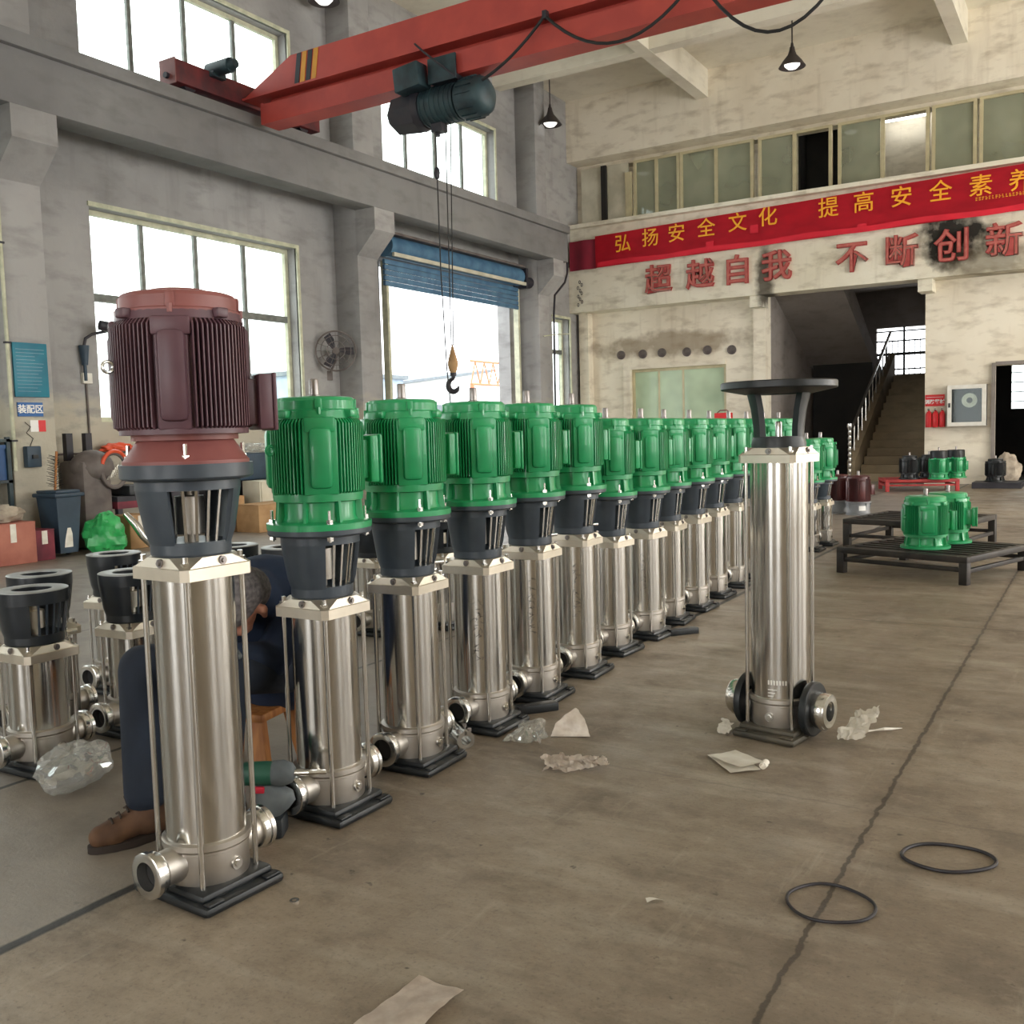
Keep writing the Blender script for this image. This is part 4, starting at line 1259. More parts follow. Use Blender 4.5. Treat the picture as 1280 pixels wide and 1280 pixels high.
# ================================================================== CEILING LAMPS
lamps = [((-9.42, 17.2, 7.14), 'bell lamp hanging by the corner of the white upper wall'), ((-4.70, 17.2, 7.24), 'bell lamp hanging in front of the stained wall between two beams'), ((-9.66, 11.0, 7.36), 'bell lamp with bright tube high above the crane carriage')]
l0 = None
for i, (p, lab) in enumerate(lamps):
    if l0 is None:
        l0 = empty('pendant_lamp')
        MB().lathe([(0.215, 0), (0.225, 0.004), (0.16, 0.10), (0.075, 0.20), (0.05, 0.27), (0.04, 0.33), (0.034, 0.33), (0.045, 0.26), (0.068, 0.195), (0.15, 0.095), (0.212, 0.002)], 32, closed=True).build('shade', 'lampshade', l0)
        MB().lathe([(0.001, -0.03), (0.08, -0.02), (0.13, 0.03), (0.13, 0.06), (0.05, 0.15), (0.001, 0.16)], 24).build('bulb', 'bulb', l0)
        MB().cyl((0, 0, 0.33), (0, 0, 0.40), 0.03, 0.02, 14).build('socket', 'lampshade', l0)
        o = l0
    else:
        o = copy_tree(l0)
    o.location = p
    MB().cyl((0, 0, 0.38), (0, 0, CZ - p[2]), 0.012, n=8).build('rod', 'lampshade', o)
    tag(o, lab, 'lamp', 'hanging bell lamps')
for x, y, ln, lab in ((-4.2, 22.2, 0.95, 'bright fluorescent tube seen through the open upper gallery window'), (-8.6, 21.4, 1.2, 'added unseen fluorescent tube brightening the gallery windows nearest the corner'), (-0.9, 21.4, 1.2, 'added unseen fluorescent tube brightening the right end gallery windows')):
    t = thing('fluorescent_light', lab, 'lamp', (x, y, 7.5), 0, 'gallery fluorescent tubes')  # only the first tube shows; the other two are added to brighten panes
    MB().cyl((0, 0, 0), (ln, 0, 0), 0.04, n=12).build('tube', 'tube', t)
    MB().box((-0.02, -0.04, 0.035), (ln + 0.02, 0.04, 0.09)).build('housing', 'white', t)
    for q in (0.15, ln - 0.15):
        MB().cyl((q, 0, 0.085), (q, 0, 0.40), 0.01, n=6).build('hanger', 'white', t)

# ================================================================== BANNER AND WALL LETTERS
def bz_top(x): return 5.27 + 0.024 * (x + 9.26)
def bz_bot(x): return 4.61 + 0.010 * (x + 9.26)
def by(x, v): return 18.952 + 0.006 * sin(x * 5.1 + v * 2) + 0.006 * sin(x * 1.7 + 3 * v)
x0, x1 = -9.36, 1.2
ban = MB().grid(180, 8, lambda u, v: Vector((x0 + (x1 - x0) * u, by(x0 + (x1 - x0) * u, v), bz_bot(x0 + (x1 - x0) * u) + (bz_top(x0 + (x1 - x0) * u) - bz_bot(x0 + (x1 - x0) * u)) * v)))
bmesh.ops.solidify(ban.bm, geom=ban.bm.faces[:], thickness=0.004)
ban = ban.build('slogan_banner', 'banner')
tag(ban, 'long red cloth banner with yellow characters along the gallery wall', 'banner')
MB().grid(16, 4, lambda u, v: Vector((-9.98 + 0.64 * u, 18.945 + 0.02 * sin(u * 9), 4.60 + 0.62 * v))).build('folded_end', 'bannershade', ban)
for (x, z) in ((-3.99, 4.66), (-6.0, 4.9), (-6.9, 4.7)):
    MB().box((x, 18.928, z), (x + 0.16, 18.936, z + 0.15)).build('cloth_patch', 'banner', ban)
m = MB()
m.grid(60, 2, lambda u, v: Vector((-9.3 + 10.4 * u, 18.925 + 0.004 * sin(u * 60), 4.615 + 0.10 * u + 0.10 * v + 0.015 * sin(u * 33))))
m.build('bottom_hem', 'banner', ban)
def join_text(items, name, m_, parent, extr, offs):
    bm = bmesh.new()
    for ch, size, mtx in items:
        me = text_mesh(ch, size, extr, offs)
        me.transform(mtx)
        bm.from_mesh(me)
        bpy.data.meshes.remove(me)
    me = bpy.data.meshes.new(name)
    bm.to_mesh(me)
    bm.free()
    me.materials.append(MT[m_])
    o = bpy.data.objects.new(name, me)
    COL.objects.link(o)
    if parent:
        o.parent = parent
    return o
RX = Matrix.Rotation(pi / 2, 4, 'X')
bxs = [-8.71, -8.09, -7.52, -6.89, -6.25, -5.65, -4.51, -3.88, -3.23, -2.58, -1.94, -1.32]
bzs = [5.04, 5.08, 5.10, 5.12, 5.14, 5.17, 5.18, 5.185, 5.19, 5.19, 5.19, 5.19]
items = []
for ch, x, z in zip('弘扬安全文化提高安全素养', bxs, bzs):
    items.append((ch, 0.385, Matrix.Translation((x, 18.930, z - 0.02)) @ RX))
for it_ in items:
    join_text([it_], 'character', 'gold', ban, 0.002, 0.0025)
m = MB()
rr = random.Random(5)
for i in range(30):
    x = -2.02 + i * 0.052
    for q in range(3):
        m.box((x, 18.930, 4.945 + q * 0.022), (x + rr.uniform(0.015, 0.036), 18.934, 4.945 + q * 0.022 + 0.010))
m.build('small_lettering', 'gold', ban)
cxs = [-7.95, -7.05, -6.28, -5.5, -4.1, -3.24, -2.39, -1.57]
nm = ['first', 'second', 'third', 'fourth', 'fifth', 'sixth', 'seventh', 'eighth']
for ch, x, k_ in zip('超越自我不断创新', cxs, nm):
    me = text_mesh(ch, 0.60, 0.030, 0.012)
    me.materials.append(MT['letterside'])
    e = thing('wall_character', 'raised red character %s, %s from the corner on the stained beam' % (ch, k_), 'wall lettering', (x, 18.99, 4.20), 0, 'raised characters on the gallery beam')
    o = bpy.data.objects.new('character_body', me)
    COL.objects.link(o)
    o.parent = e
    o.rotation_euler = (pi / 2, 0, 0)
    me2 = text_mesh(ch, 0.60, 0.003, -0.002)
    me2.materials.append(MT['letter'])
    o2 = bpy.data.objects.new('character_face', me2)
    COL.objects.link(o2)
    o2.parent = e
    o2.rotation_euler = (pi / 2, 0, 0)
    o2.location = (0, -0.033, 0)

# ================================================================== WALL FITTINGS
# round dark vents above the green door
for i, (x, z) in enumerate(((-9.06, 2.78), (-8.55, 2.77), (-8.11, 2.77), (-7.55, 2.75), (-7.10, 2.76), (-6.58, 2.73))):
    t = MB().lathe([(0.075, 0), (0.095, 0), (0.095, 0.03), (0.075, 0.03)], 20, closed=True).lathe([(0.001, 0.001), (0.077, 0.001), (0.077, 0.006), (0.001, 0.006)], 20)
    for q in range(3):
        t.box((-0.075, -0.045 + q * 0.04, 0.004), (0.075, -0.03 + q * 0.04, 0.012))
    o = t.build('wall_vent', 'greybrown', None, (x, 19.52, z), (pi / 2, 0, 0))
    tag(o, '%s round vent from the corner above the green door' % nm[i], 'vent', 'round vents above the green door')
# fire point
fx = thing('fire_hose_cabinet', 'white framed glass fire hose cabinet on the wall beside the dark doorway', 'fire cabinet', (-2.49, 19.52, 1.06))
MB().box((0, -0.10, 0), (0.64, 0, 0.74)).box((0, -0.16, 0), (0.03, -0.10, 0.74)).box((0.61, -0.16, 0), (0.64, -0.10, 0.74)).box((0.03, -0.16, 0), (0.61, -0.10, 0.03)).box((0.03, -0.16, 0.71), (0.61, -0.10, 0.74)).build('body', 'hoistdark', fx)
fr = MB()
fr.box((0, -0.20, 0), (0.07, -0.16, 0.74)).box((0.57, -0.20, 0), (0.64, -0.16, 0.74)).box((0.07, -0.20, 0), (0.57, -0.16, 0.07)).box((0.07, -0.20, 0.67), (0.57, -0.16, 0.74))
fr.build('door_frame', 'white', fx)
MB().box((0.07, -0.182, 0.07), (0.57, -0.176, 0.67)).build('glass_pane', 'cabglass', fx)
MB().box((0.02, -0.215, 0.34), (0.05, -0.20, 0.42)).build('handle', 'toolblack', fx)
m = MB()
for q in range(4):
    m.tube([(0.36 + (0.06 + 0.02 * q) * cos(t), -0.125, 0.46 + (0.06 + 0.02 * q) * sin(t)) for t in [2 * pi * i / 24 for i in range(24)]], 0.010, 6, True)
m.build('hose_coil', 'paper', fx)
fs = MB().box((-2.89, 19.50, 1.44), (-2.56, 19.52, 1.65)).build('fire_sign', 'signred')
tag(fs, 'red fire equipment sign with white writing above the extinguishers', 'sign')
join_text([('消防器材', 0.085, Matrix.Translation((-2.725, 19.497, 1.515)) @ RX)], 'lettering', 'signwhite', fs, 0.002, 0.003)
MB().box((-2.87, 19.497, 1.60), (-2.58, 19.5, 1.606)).build('sign_line', 'signwhite', fs)
for i, (x, lab) in enumerate(((-2.82, 'red fire extinguisher nearest the stairs below the fire sign'), (-2.705, 'red fire extinguisher in the middle below the fire sign'), (-2.59, 'red fire extinguisher next to the hose cabinet below the fire sign'))):
    t = thing('fire_extinguisher', lab, 'fire extinguisher', (x, 19.44, 1.05), 0, 'fire extinguishers by the stairs')
    MB().lathe([(0.02, 0), (0.05, 0.0), (0.054, 0.01), (0.054, 0.24), (0.03, 0.285), (0.018, 0.29), (0.018, 0.31), (0.001, 0.31)], 20).build('cylinder', 'extred', t)
    MB().box((-0.012, -0.07, 0.31), (0.012, 0.02, 0.325)).box((-0.012, -0.06, 0.335), (0.012, 0.02, 0.345)).build('handle', 'toolblack', t)
    MB().tube([(0.01, 0, 0.31), (0.035, -0.058, 0.28), (0.04, -0.062, 0.18), (0.035, -0.06, 0.06)], 0.008, 6).build('hose', 'extred', t)
    MB().box((-0.03, 0.05, 0.1), (0.03, 0.08, 0.28)).build('bracket', 'toolblack', t)
# stair railing
rl = thing('stair_railing', 'bright metal handrail with a turned newel post up the stairs', 'railing', (-4.35, 20.0, 0))
prof = [(0.05, 0), (0.05, 0.03)]
for q in range(9):
    z = 0.05 + q * 0.11
    prof += [(0.03, z), (0.046, z + 0.04), (0.03, z + 0.08)]
prof += [(0.04, 1.05), (0.06, 1.10), (0.05, 1.16), (0.001, 1.18)]
MB().lathe(prof, 18).build('newel_post', 'chrome', rl)
MB().tube([(0, 0, 0.98), (0, 0.4, 1.18), (0, 4.2, 3.26)], 0.032, 10).build('handrail', 'chrome', rl)
for q in range(11):
    y = 0.4 + q * 0.36
    MB().cyl((0, y, 0.40 + y * 0.553), (0, y, 1.18 + (y - 0.4) * 0.547), 0.014, n=8).build('baluster', 'chrome', rl)
gl = thing('window_grille', 'dark barred guard rail across the bright stair landing window', 'grille', (-5.0, 25.85, 2.3))
m = MB()
for z in (0.16, 0.52, 0.86, 1.1):
    m.box((0, -0.02, z), (1.7, 0.02, z + (0.07 if abs(z - .52) < .01 else 0.035)))
m.build('rail', 'toolblack', gl)
for q in range(13):
    MB().box((0.13 * q, -0.01, 0), (0.13 * q + (0.05 if q in (5, 9) else 0.018), 0.01, 1.22 if q in (5, 9) else 0.9)).build('bar', 'toolblack', gl)
# on the first column: notice board, area sign, sticker, switch box, conduit
nb = MB().box((-9.60, 5.93, 1.66), (-9.575, 6.31, 2.22), 0.004).build('notice_board', 'teal')
tag(nb, 'teal notice board with pale lines of print on the concrete column', 'notice board')
m = MB()
rr = random.Random(2)
for q in range(13):
    m.box((-9.575, 5.96, 2.15 - q * 0.036), (-9.573, 5.96 + rr.uniform(0.2, 0.32), 2.153 - q * 0.036))
m.build('printed_lines', 'bluegrey', nb)
ar = MB().box((-9.60, 5.95, 1.46), (-9.585, 6.23, 1.605)).build('area_sign', 'signblue')
tag(ar, 'small blue sign with white characters below the teal notice board', 'sign')
join_text([('装配区', 0.095, Matrix.Translation((-9.583, 6.09, 1.53)) @ Matrix.Rotation(pi / 2, 4, 'Z') @ RX)], 'lettering', 'signwhite', ar, 0.001, 0.002)
ns = MB().box((-9.60, 6.08, 1.30), (-9.59, 6.25, 1.42)).build('notice_sticker', 'signwhite')
tag(ns, 'small white and red sticker below the blue sign on the column', 'sticker')
MB().box((-9.59, 6.17, 1.30), (-9.587, 6.25, 1.42)).build('red_panel', 'signred', ns)
sb = thing('switch_box', 'dark blue switch box on the column above the rubbish bin', 'switch box', (-9.6, 5.98, 0.93))
MB().box((0, 0, 0), (0.08, 0.16, 0.22), 0.012).build('body', 'bin', sb)
MB().box((0.08, 0.05, 0.09), (0.10, 0.11, 0.13)).build('switch_lever', 'toolblack', sb)
MB().tube([(0.01, 0.08, 0.22), (0.01, 0.12, 0.30), (0.01, 0.05, 0.36), (0.01, 0.10, 0.42), (0.01, 0.04, 0.47)], 0.004, 5).build('loose_wire', 'cable', sb)
cp = thing('conduit_pipe', 'pale vertical conduit on the near edge of the signed column', 'pipe', (-9.6, 5.88, 0))
MB().cyl((0.02, 0, 0.9), (0.02, 0, 3.7), 0.02, n=10).build('pipe', 'frame', cp)
for z in (1.2, 2.2, 3.2):
    MB().box((0, -0.03, z), (0.045, 0.03, z + 0.02)).build('clip', 'hoistdark', cp)
wc = thing('wall_conduit', 'grey cable conduit running below the window towards the wall socket', 'conduit', (XL, 6.6, 1.05))
MB().cyl((0.015, 0, 0), (0.015, 2.2, 0), 0.012, n=8).cyl((0.015, 0.48, 0), (0.015, 0.48, 0.95), 0.012, n=8).build('pipe', 'greybrown', wc)
MB().box((0, 0.42, 0.80), (0.05, 0.54, 0.92), 0.006).build('socket_box', 'white', wc)
wlmp = thing('swing_arm_lamp', 'dark swing arm work lamp fixed beside the left window', 'lamp', (XL, 7.05, 1.98))
MB().cyl((0.05, 0, 0.08), (0.05, 0, 0.30), 0.035, 0.06, 12).cyl((0.05, 0, -0.1), (0.05, 0, 0.08), 0.02, n=8).build('mount', 'bin', wlmp)
MB().tube([(0.05, 0, 0.28), (0.06, 0.02, 0.38), (0.10, 0.08, 0.43), (0.20, 0.22, 0.47)], 0.018, 8).build('arm', 'hoistdark', wlmp)
MB().lathe([(0.02, 0), (0.055, 0.01), (0.06, 0.09), (0.055, 0.16), (0.03, 0.2), (0.001, 0.2)], 18, Matrix.Translation((0.20, 0.10, 0.53)) @ Matrix.Rotation(radians(100), 4, Vector((-1, 0.3, 0)))).build('lamp_head', 'hoistdark', wlmp)
# wall fan by the column
fn = thing('wall_fan', 'grey three bladed wall fan beside the window next to the gate column', 'fan', (XL + 0.24, 11.12, 2.44), radians(-48))
m = MB()
for k_, (r_, d_) in enumerate(((0.30, 0.0), (0.29, 0.05), (0.22, 0.09), (0.13, 0.11), (0.29, -0.05))):
    m.tube([(d_, r_ * cos(t), r_ * sin(t)) for t in [2 * pi * i / 36 for i in range(36)]], 0.006, 6, True)
for q in range(16):
    a = 2 * pi * q / 16
    m.tube([(0.115, 0.04 * cos(a), 0.04 * sin(a)), (0.09, 0.22 * cos(a), 0.22 * sin(a)), (0.0, 0.30 * cos(a), 0.30 * sin(a))], 0.0025, 4)
m.build('cage', 'greybrown', fn)
m = MB()
for q in range(3):
    Mq = Matrix.Rotation(radians(35 + 120 * q), 4, 'X')
    m.loft([[Mq @ Vector(p) for p in ((x_, y_ - w_, z_), (x_ + .012, y_ + w_, z_), (x_ + .018, y_ + w_, z_), (x_ + .006, y_ - w_, z_))] for x_, y_, w_, z_ in ((0.02, 0, 0.025, 0.05), (0.02, 0.02, 0.06, 0.15), (0.02, 0.03, 0.055, 0.26))])
m.build('blades', 'hoistdark', fn)
MB().cyl((-0.16, 0, 0), (0.05, 0, 0), 0.06, 0.05, 18).build('motor_hub', 'greybrown', fn)
MB().tube([(-0.13, 0, 0), (-0.16, 0, -0.12), (-0.22, -0.1, -0.32)], 0.018, 8).box((-0.26, -0.16, -0.42), (-0.2, -0.06, -0.28)).build('bracket', 'greybrown', fn)
# wire along the corner
dp = thing('drop_pipe', 'thin dark pipe bending down the corner beside the narrow window', 'pipe', (-9.57, 17.4, 0))
MB().tube([(0.02, 0.62, 5.3), (0.02, 0.62, 4.42), (0.02, 0.5, 4.2), (0.02, 0.06, 3.9), (0.02, 0.0, 3.5), (0.02, -0.03, 1.2)], 0.022, 8).build('pipe', 'hoistdark', dp)
MB().tube([(0.0, -0.4, 3.05), (0.05, -0.1, 3.1), (0.25, 0.2, 3.12)], 0.012, 6).build('hook_bar', 'frame', dp)
hz = thing('chain_bundle', 'small dark chain bundle hanging on the cream wall near the corner', 'chain', (-9.75, 18.98, 4.0))
m = MB()
for q in range(9):
    m.tube([(0.05 * sin(q * 2.1) + 0.02 * cos(t), -0.03 + 0.01 * (q % 2), 0.35 - 0.06 * q + 0.035 * sin(t)) for t in [2 * pi * i / 8 for i in range(8)]], 0.008, 5, True)
m.build('links', 'hoistdark', hz)
# bench with dark drums in front of the green door
bn = thing('storage_bench', 'long low steel bench in front of the green door behind the row', 'bench', (-7.3, 18.2, 0))
MB().box((0, 0, 1.02), (1.8, 0.55, 1.07)).build('top', 'darkbench', bn)
for x in (0.05, 1.75):
    for y in (0.05, 0.5):
        MB().box((x - 0.03, y - 0.03, 0), (x + 0.03, y + 0.03, 1.02)).build('leg', 'darkbench', bn)
d0 = None
for i, x in enumerate((-6.95, -6.35, -5.85)):
    if d0 is None:
        d0 = empty('steel_roll')
        MB().lathe([(0.05, 0), (0.19, 0), (0.2, 0.01), (0.2, 0.2), (0.19, 0.21), (0.05, 0.21)], 28, closed=True).build('coil', 'rubber', d0)
        o = d0
    else:
        o = copy_tree(d0)
    o.location = (x, 18.45, 1.07)
    tag(o, ('dark steel roll at the left of the bench by the green door', 'middle dark steel roll on the bench beside the red box', 'dark steel roll at the right of the bench by the green door')[i], 'roll', 'dark rolls on the bench')
rb_ = thing('tool_box', 'small open red box on the dark roll before the green door', 'box', (-6.55, 18.35, 1.285))
m = MB().box((0, 0, 0), (0.3, 0.2, 0.02)).box((0, 0, 0.02), (0.02, 0.2, 0.15)).box((0.28, 0, 0.02), (0.3, 0.2, 0.15)).box((0.02, 0.18, 0.02), (0.28, 0.2, 0.15)).box((0.02, 0, 0.02), (0.28, 0.02, 0.15))
m.build('tray', 'signred', rb_)
MB().tube([(0.02, 0.1, 0.15), (0.08, 0.1, 0.2), (0.22, 0.1, 0.2), (0.28, 0.1, 0.15)], 0.01, 6).build('handle', 'maroon', rb_)
# ================================================================== CLUTTER ALONG THE LEFT WALL
def lumpy(sx, sy, sz, seed, amp=0.22, fr=2.2, flat=True, u=36, v=20):
    """a slumped soft shape resting on z = 0: ellipsoid with folds"""
    mb = MB()
    bmesh.ops.create_uvsphere(mb.bm, u_segments=u, v_segments=v, radius=1.0)
    for vt in mb.bm.verts:
        p = vt.co.copy()
        n1 = noise.noise(p * fr + Vector((seed, 0, 0)))
        n2 = noise.noise(p * fr * 2.6 + Vector((0, seed, 0)))
        n3 = 1 - abs(noise.noise(p * fr * 1.5 + Vector((0, 0, seed))))
        r = 1 + amp * n1 + amp * 0.5 * n2 + amp * 0.45 * n3
        q = Vector((p.x * sx * r, p.y * sy * r, (p.z * r + 0.8) * sz))
        q.z = max(q.z, 0.002)
        vt.co = q
    return mb
def carton(name, label, cat, lo, hi, m_, group=None, flaps=True, rz=0):
    c = ((lo[0] + hi[0]) / 2, (lo[1] + hi[1]) / 2, lo[2])
    dx, dy, h = (hi[0] - lo[0]) / 2, (hi[1] - lo[1]) / 2, hi[2] - lo[2]
    t = thing(name, label, cat, c, rz, group)
    MB().box((-dx, -dy, 0), (dx, dy, h), 0.008).build('body', m_, t)
    if flaps:
        MB().box((-dx - 0.002, -dy - 0.002, h), (dx + 0.002, -0.004, h + 0.008)).build('flap', m_, t)
        MB().box((-dx - 0.002, 0.004, h), (dx + 0.002, dy + 0.002, h + 0.010)).build('flap', m_, t)
        MB().box((dx + 0.001, -0.03, h * 0.55), (dx + 0.004, 0.03, h)).build('tape', 'paper', t)
    return t
carton('carton', 'orange pink carton at the far left edge below the blue crate', 'box', (-9.5, 5.25, 0), (-9.05, 5.72, 0.40), 'pink')
carton('carton', 'maroon carton standing between the bin and the orange pink carton', 'box', (-9.42, 5.73, 0), (-9.1, 5.95, 0.30), 'maroon')
sh = thing('storage_rack', 'old green steel rack at the left edge below the column', 'rack', (-9.98, 5.32, 0))
for z in (0.5, 0.78, 1.2):
    MB().box((0, 0, z), (0.4, 0.52, z + 0.03)).build('shelf', 'hoist', sh)
for x in (0.02, 0.38):
    for y in (0.02, 0.5):
        MB().box((x - 0.02, y - 0.02, 0.0), (x + 0.02, y + 0.02, 1.25)).build('post', 'hoist', sh)
bc = thing('plastic_crate', 'blue plastic crate on the rack at the left edge', 'crate', (-9.95, 5.41, 0.812))
m = MB().box((0, 0, 0), (0.34, 0.42, 0.02))
for lo, hi in (((0, 0, 0.02), (0.02, 0.42, 0.34)), ((0.32, 0, 0.02), (0.34, 0.42, 0.34)), ((0.02, 0, 0.02), (0.32, 0.02, 0.34)), ((0.02, 0.40, 0.02), (0.32, 0.42, 0.34))):
    m.box(lo, hi)
m.build('body', 'bluebox', bc)
MB().box((-0.01, -0.01, 0.32), (0.35, 0.0, 0.36)).box((0.34, -0.01, 0.32), (0.355, 0.43, 0.36)).build('rim', 'bluebox', bc)
tag(lumpy(0.14, 0.2, 0.085, 3, 0.4).build('cloth_bundle', 'sack', None, (-9.27, 5.48, 0.412), sharp=60), 'pale crumpled cloth lying on the orange pink carton', 'cloth')
bn = thing('rubbish_bin', 'blue grey wheeled rubbish bin in front of the signed column', 'bin', (-9.28, 6.14, 0))
m = MB().loft([[Vector((sx * a, sy * b, z)) for sx, sy in ((-1, -1), (1, -1), (1, 1), (-1, 1))] for a, b, z in ((0.13, 0.10, 0.04), (0.17, 0.14, 0.62))])
m.build('body', 'bin', bn, sharp=20)
MB().box((-0.20, -0.17, 0.62), (0.20, 0.17, 0.66), 0.012).box((-0.17, -0.14, 0.66), (0.17, 0.14, 0.69), 0.01).build('lid', 'bin', bn)
for s in (-1, 1):
    MB().cyl((-0.1, s * 0.12, 0.06), (-0.1, s * 0.15, 0.06), 0.06, n=16).build('wheel', 'toolblack', bn)
MB().sector([(0.105, 0.1), (0.105, 0.3)], 0.004, radians(-40), radians(20), 4, Matrix.Translation((0.045, 0, 0.0))).build('sticker', 'paper', bn)
br = thing('bristle_brush', 'dark twisted bristle brush standing on the bin lid', 'brush', (-9.30, 6.12, 0.69))
MB().cyl((0, 0, 0), (0.02, 0.03, 0.40), 0.012, n=8).build('handle', 'wood', br)
m = MB()
for q in range(60):
    a = q * 2.4
    z = 0.02 + q * 0.0055
    m.cyl((0.001 * z, 0.07 * z, z), (0.085 * cos(a) * (1 - z), 0.085 * sin(a) * (1 - z), z + 0.02), 0.004, 0.002, 4)
m.build('bristles', 'toolblack', br)
tag(lumpy(0.17, 0.2, 0.22, 5, 0.28, 2.0).build('plastic_bag', 'greenbag', None, (-9.08, 6.52, 0.0), sharp=30), 'full green plastic bag slumped beside the rubbish bin', 'bag')
hs = MB().tube([(-9.0, 6.72, 0.40), (-8.92, 6.78, 0.28), (-8.87, 6.84, 0.14), (-8.82, 6.90, 0.05)], [0.03, 0.045, 0.045, 0.04], 12)
tag(hs.build('ribbed_hose', 'chrome', None), 'short silvery ribbed hose leaning on the green bag', 'hose')
gm = thing('grinding_machine', 'old brown grey grinding machine against the wall under the window', 'machine', (-9.72, 6.74, 0))
MB().box((-0.2, -0.17, 0), (0.25, 0.2, 0.98), 0.06).build('cabinet', 'greybrown', gm)
MB().ball((0.1, 0.05, 0.9), 0.24, (0.9, 1, 0.8), 18, 12).build('hood', 'greybrown', gm)
MB().box((-0.15, -0.12, 0.9), (-0.08, -0.04, 1.28)).build('upright', 'hoistdark', gm)
MB().box((-0.15, 0.12, 0.9), (-0.08, 0.2, 1.28)).build('upright', 'hoistdark', gm)
MB().tube([(0.28, 0.20 + 0.16 * cos(t), 0.86 + 0.19 * sin(t)) for t in [2 * pi * i / 28 for i in range(28)]], 0.025, 8, True).build('wheel_guard', 'greybrown', gm)
MB().tube([(0.30, 0.20 + 0.17 * cos(t), 0.87 + 0.20 * sin(t)) for t in [pi * 0.15 + pi * 0.75 * i / 16 for i in range(17)]], 0.022, 8).build('orange_rim', 'orange', gm)
m = MB()
for q in range(6):
    m.tube([(0.27, 0.09 + 0.03 * q, 0.74 + 0.012 * q), (0.275, 0.13 + 0.03 * q, 0.80 + 0.03 * q)], 0.008, 5)
m.build('foil_vents', 'chrome', gm)
wk = thing('work_bench', 'dark cluttered work bench under the left window', 'bench', (-9.72, 7.06, 0))
MB().box((-0.22, -0.1, 0.50), (0.28, 1.05, 0.56)).build('top', 'darkbench', wk)
for x in (-0.18, 0.24):
    for y in (-0.06, 1.0):
        MB().box((x - 0.03, y - 0.03, 0), (x + 0.03, y + 0.03, 0.5)).build('leg', 'darkbench', wk)
MB().box((-0.22, -0.1, 0.42), (0.275, 0.2, 0.50)).build('drawer', 'maroon', wk)
carton('carton', 'brown carton on the floor in front of the dark work bench', 'box', (-9.36, 6.80, 0), (-9.04, 7.08, 0.36), 'card', flaps=True)
for q in range(6):
    o = MB().box((-0.17, -0.13, 0), (0.17, 0.13, 0.045), 0.004).build('flat_package', ('darkbench', 'paper', 'hoistdark', 'yellow', 'darkbench', 'greybrown')[q], None, (-9.22 + 0.012 * ((q * 7) % 3), 7.27 + 0.01 * ((q * 5) % 3), 0.002 + 0.048 * q), (0, 0, radians((q * 37) % 9 - 4)))
    tag(o, '%s flat package from the floor in the stack beside the brown carton' % ORD[q], 'package', 'stacked flat packages')
tb = thing('tool_case', 'black tool case with a white label on the work bench', 'tool case', (-9.58, 7.16, 0.562))
MB().box((-0.15, -0.08, 0), (0.2, 0.28, 0.12), 0.02).build('body', 'toolblack', tb)
MB().box((0.2, 0.10, 0.03), (0.203, 0.22, 0.08)).build('white_label', 'signwhite', tb)
tb = thing('drill_case', 'dark drill case on the bench beside the red tool', 'tool case', (-9.62, 7.57, 0.562))
MB().box((-0.12, -0.1, 0), (0.15, 0.1, 0.2), 0.02).build('body', 'hoistdark', tb)
MB().tube([(0.15, -0.05, 0.15), (0.18, -0.04, 0.19), (0.18, 0.04, 0.19), (0.15, 0.05, 0.15)], 0.01, 6).build('handle', 'toolblack', tb)
tb = thing('hand_tool', 'small red cased tool on the right of the work bench', 'tool', (-9.56, 7.82, 0.562))
MB().box((-0.08, -0.1, 0), (0.1, 0.1, 0.09), 0.03).build('body', 'toolred', tb)
MB().cyl((0, 0.1, 0.05), (0, 0.2, 0.05), 0.025, n=10).build('nose', 'toolblack', tb)
tag(lumpy(0.06, 0.17, 0.05, 8, 0.45).build('cloth_rag', 'orange', None, (-9.92, 7.35, 1.062), sharp=60), 'red orange rag on the pipe under the window', 'rag')
# right of the big pump: cartons, cream cabinet, dark machine
carton('carton', 'wide brown carton behind the first green motor pump', 'box', (-9.35, 8.60, 0), (-8.95, 9.40, 0.34), 'card')
carton('carton', 'small brown carton standing left beside the cream cabinet', 'box', (-9.70, 8.45, 0), (-9.40, 8.80, 0.44), 'card')
cb = thing('cream_cabinet', 'cream metal cabinet behind the wide carton near the gate column', 'cabinet', (-9.70, 9.05, 0))
MB().box((0, 0, 0), (0.32, 0.75, 0.62), 0.01).build('body', 'cream', cb)
MB().box((0.32, 0.02, 0.05), (0.335, 0.73, 0.6)).build('door', 'cream', cb)
MB().box((0.335, 0.65, 0.3), (0.345, 0.68, 0.4)).build('handle', 'toolblack', cb)
dm = thing('drilling_machine', 'dark blue bench machine behind the big pump under the right window', 'machine', (-10.04, 8.5, 0))
MB().box((0, 0, 0), (0.3, 0.5, 0.9), 0.02).build('body', 'darkbench', dm)
MB().box((0.3, 0.05, 0.45), (0.306, 0.28, 0.85)).build('label_plate', 'pink', dm)
MB().box((0.0, 0.5, 0.62), (0.3, 1.2, 0.98), 0.03).build('motor_head', 'bin', dm)
MB().box((0.05, 0.5, 0.0), (0.25, 1.1, 0.62)).build('cabinet', 'hoistdark', dm)
tag(lumpy(0.10, 0.26, 0.06, 9, 0.6, 3).build('plastic_wrap', 'film', None, (-9.87, 9.42, 0.982), sharp=20), 'heap of clear wrap on the dark machine near the column', 'wrap')
yb = thing('plastic_bottle', 'small yellow bottle on the dark machine behind the big pump', 'bottle', (-9.80, 9.00, 0.98))
MB().lathe([(0.001, 0), (0.05, 0), (0.055, 0.01), (0.055, 0.10), (0.03, 0.14), (0.018, 0.15), (0.001, 0.15)], 18).build('body', 'yellow', yb)
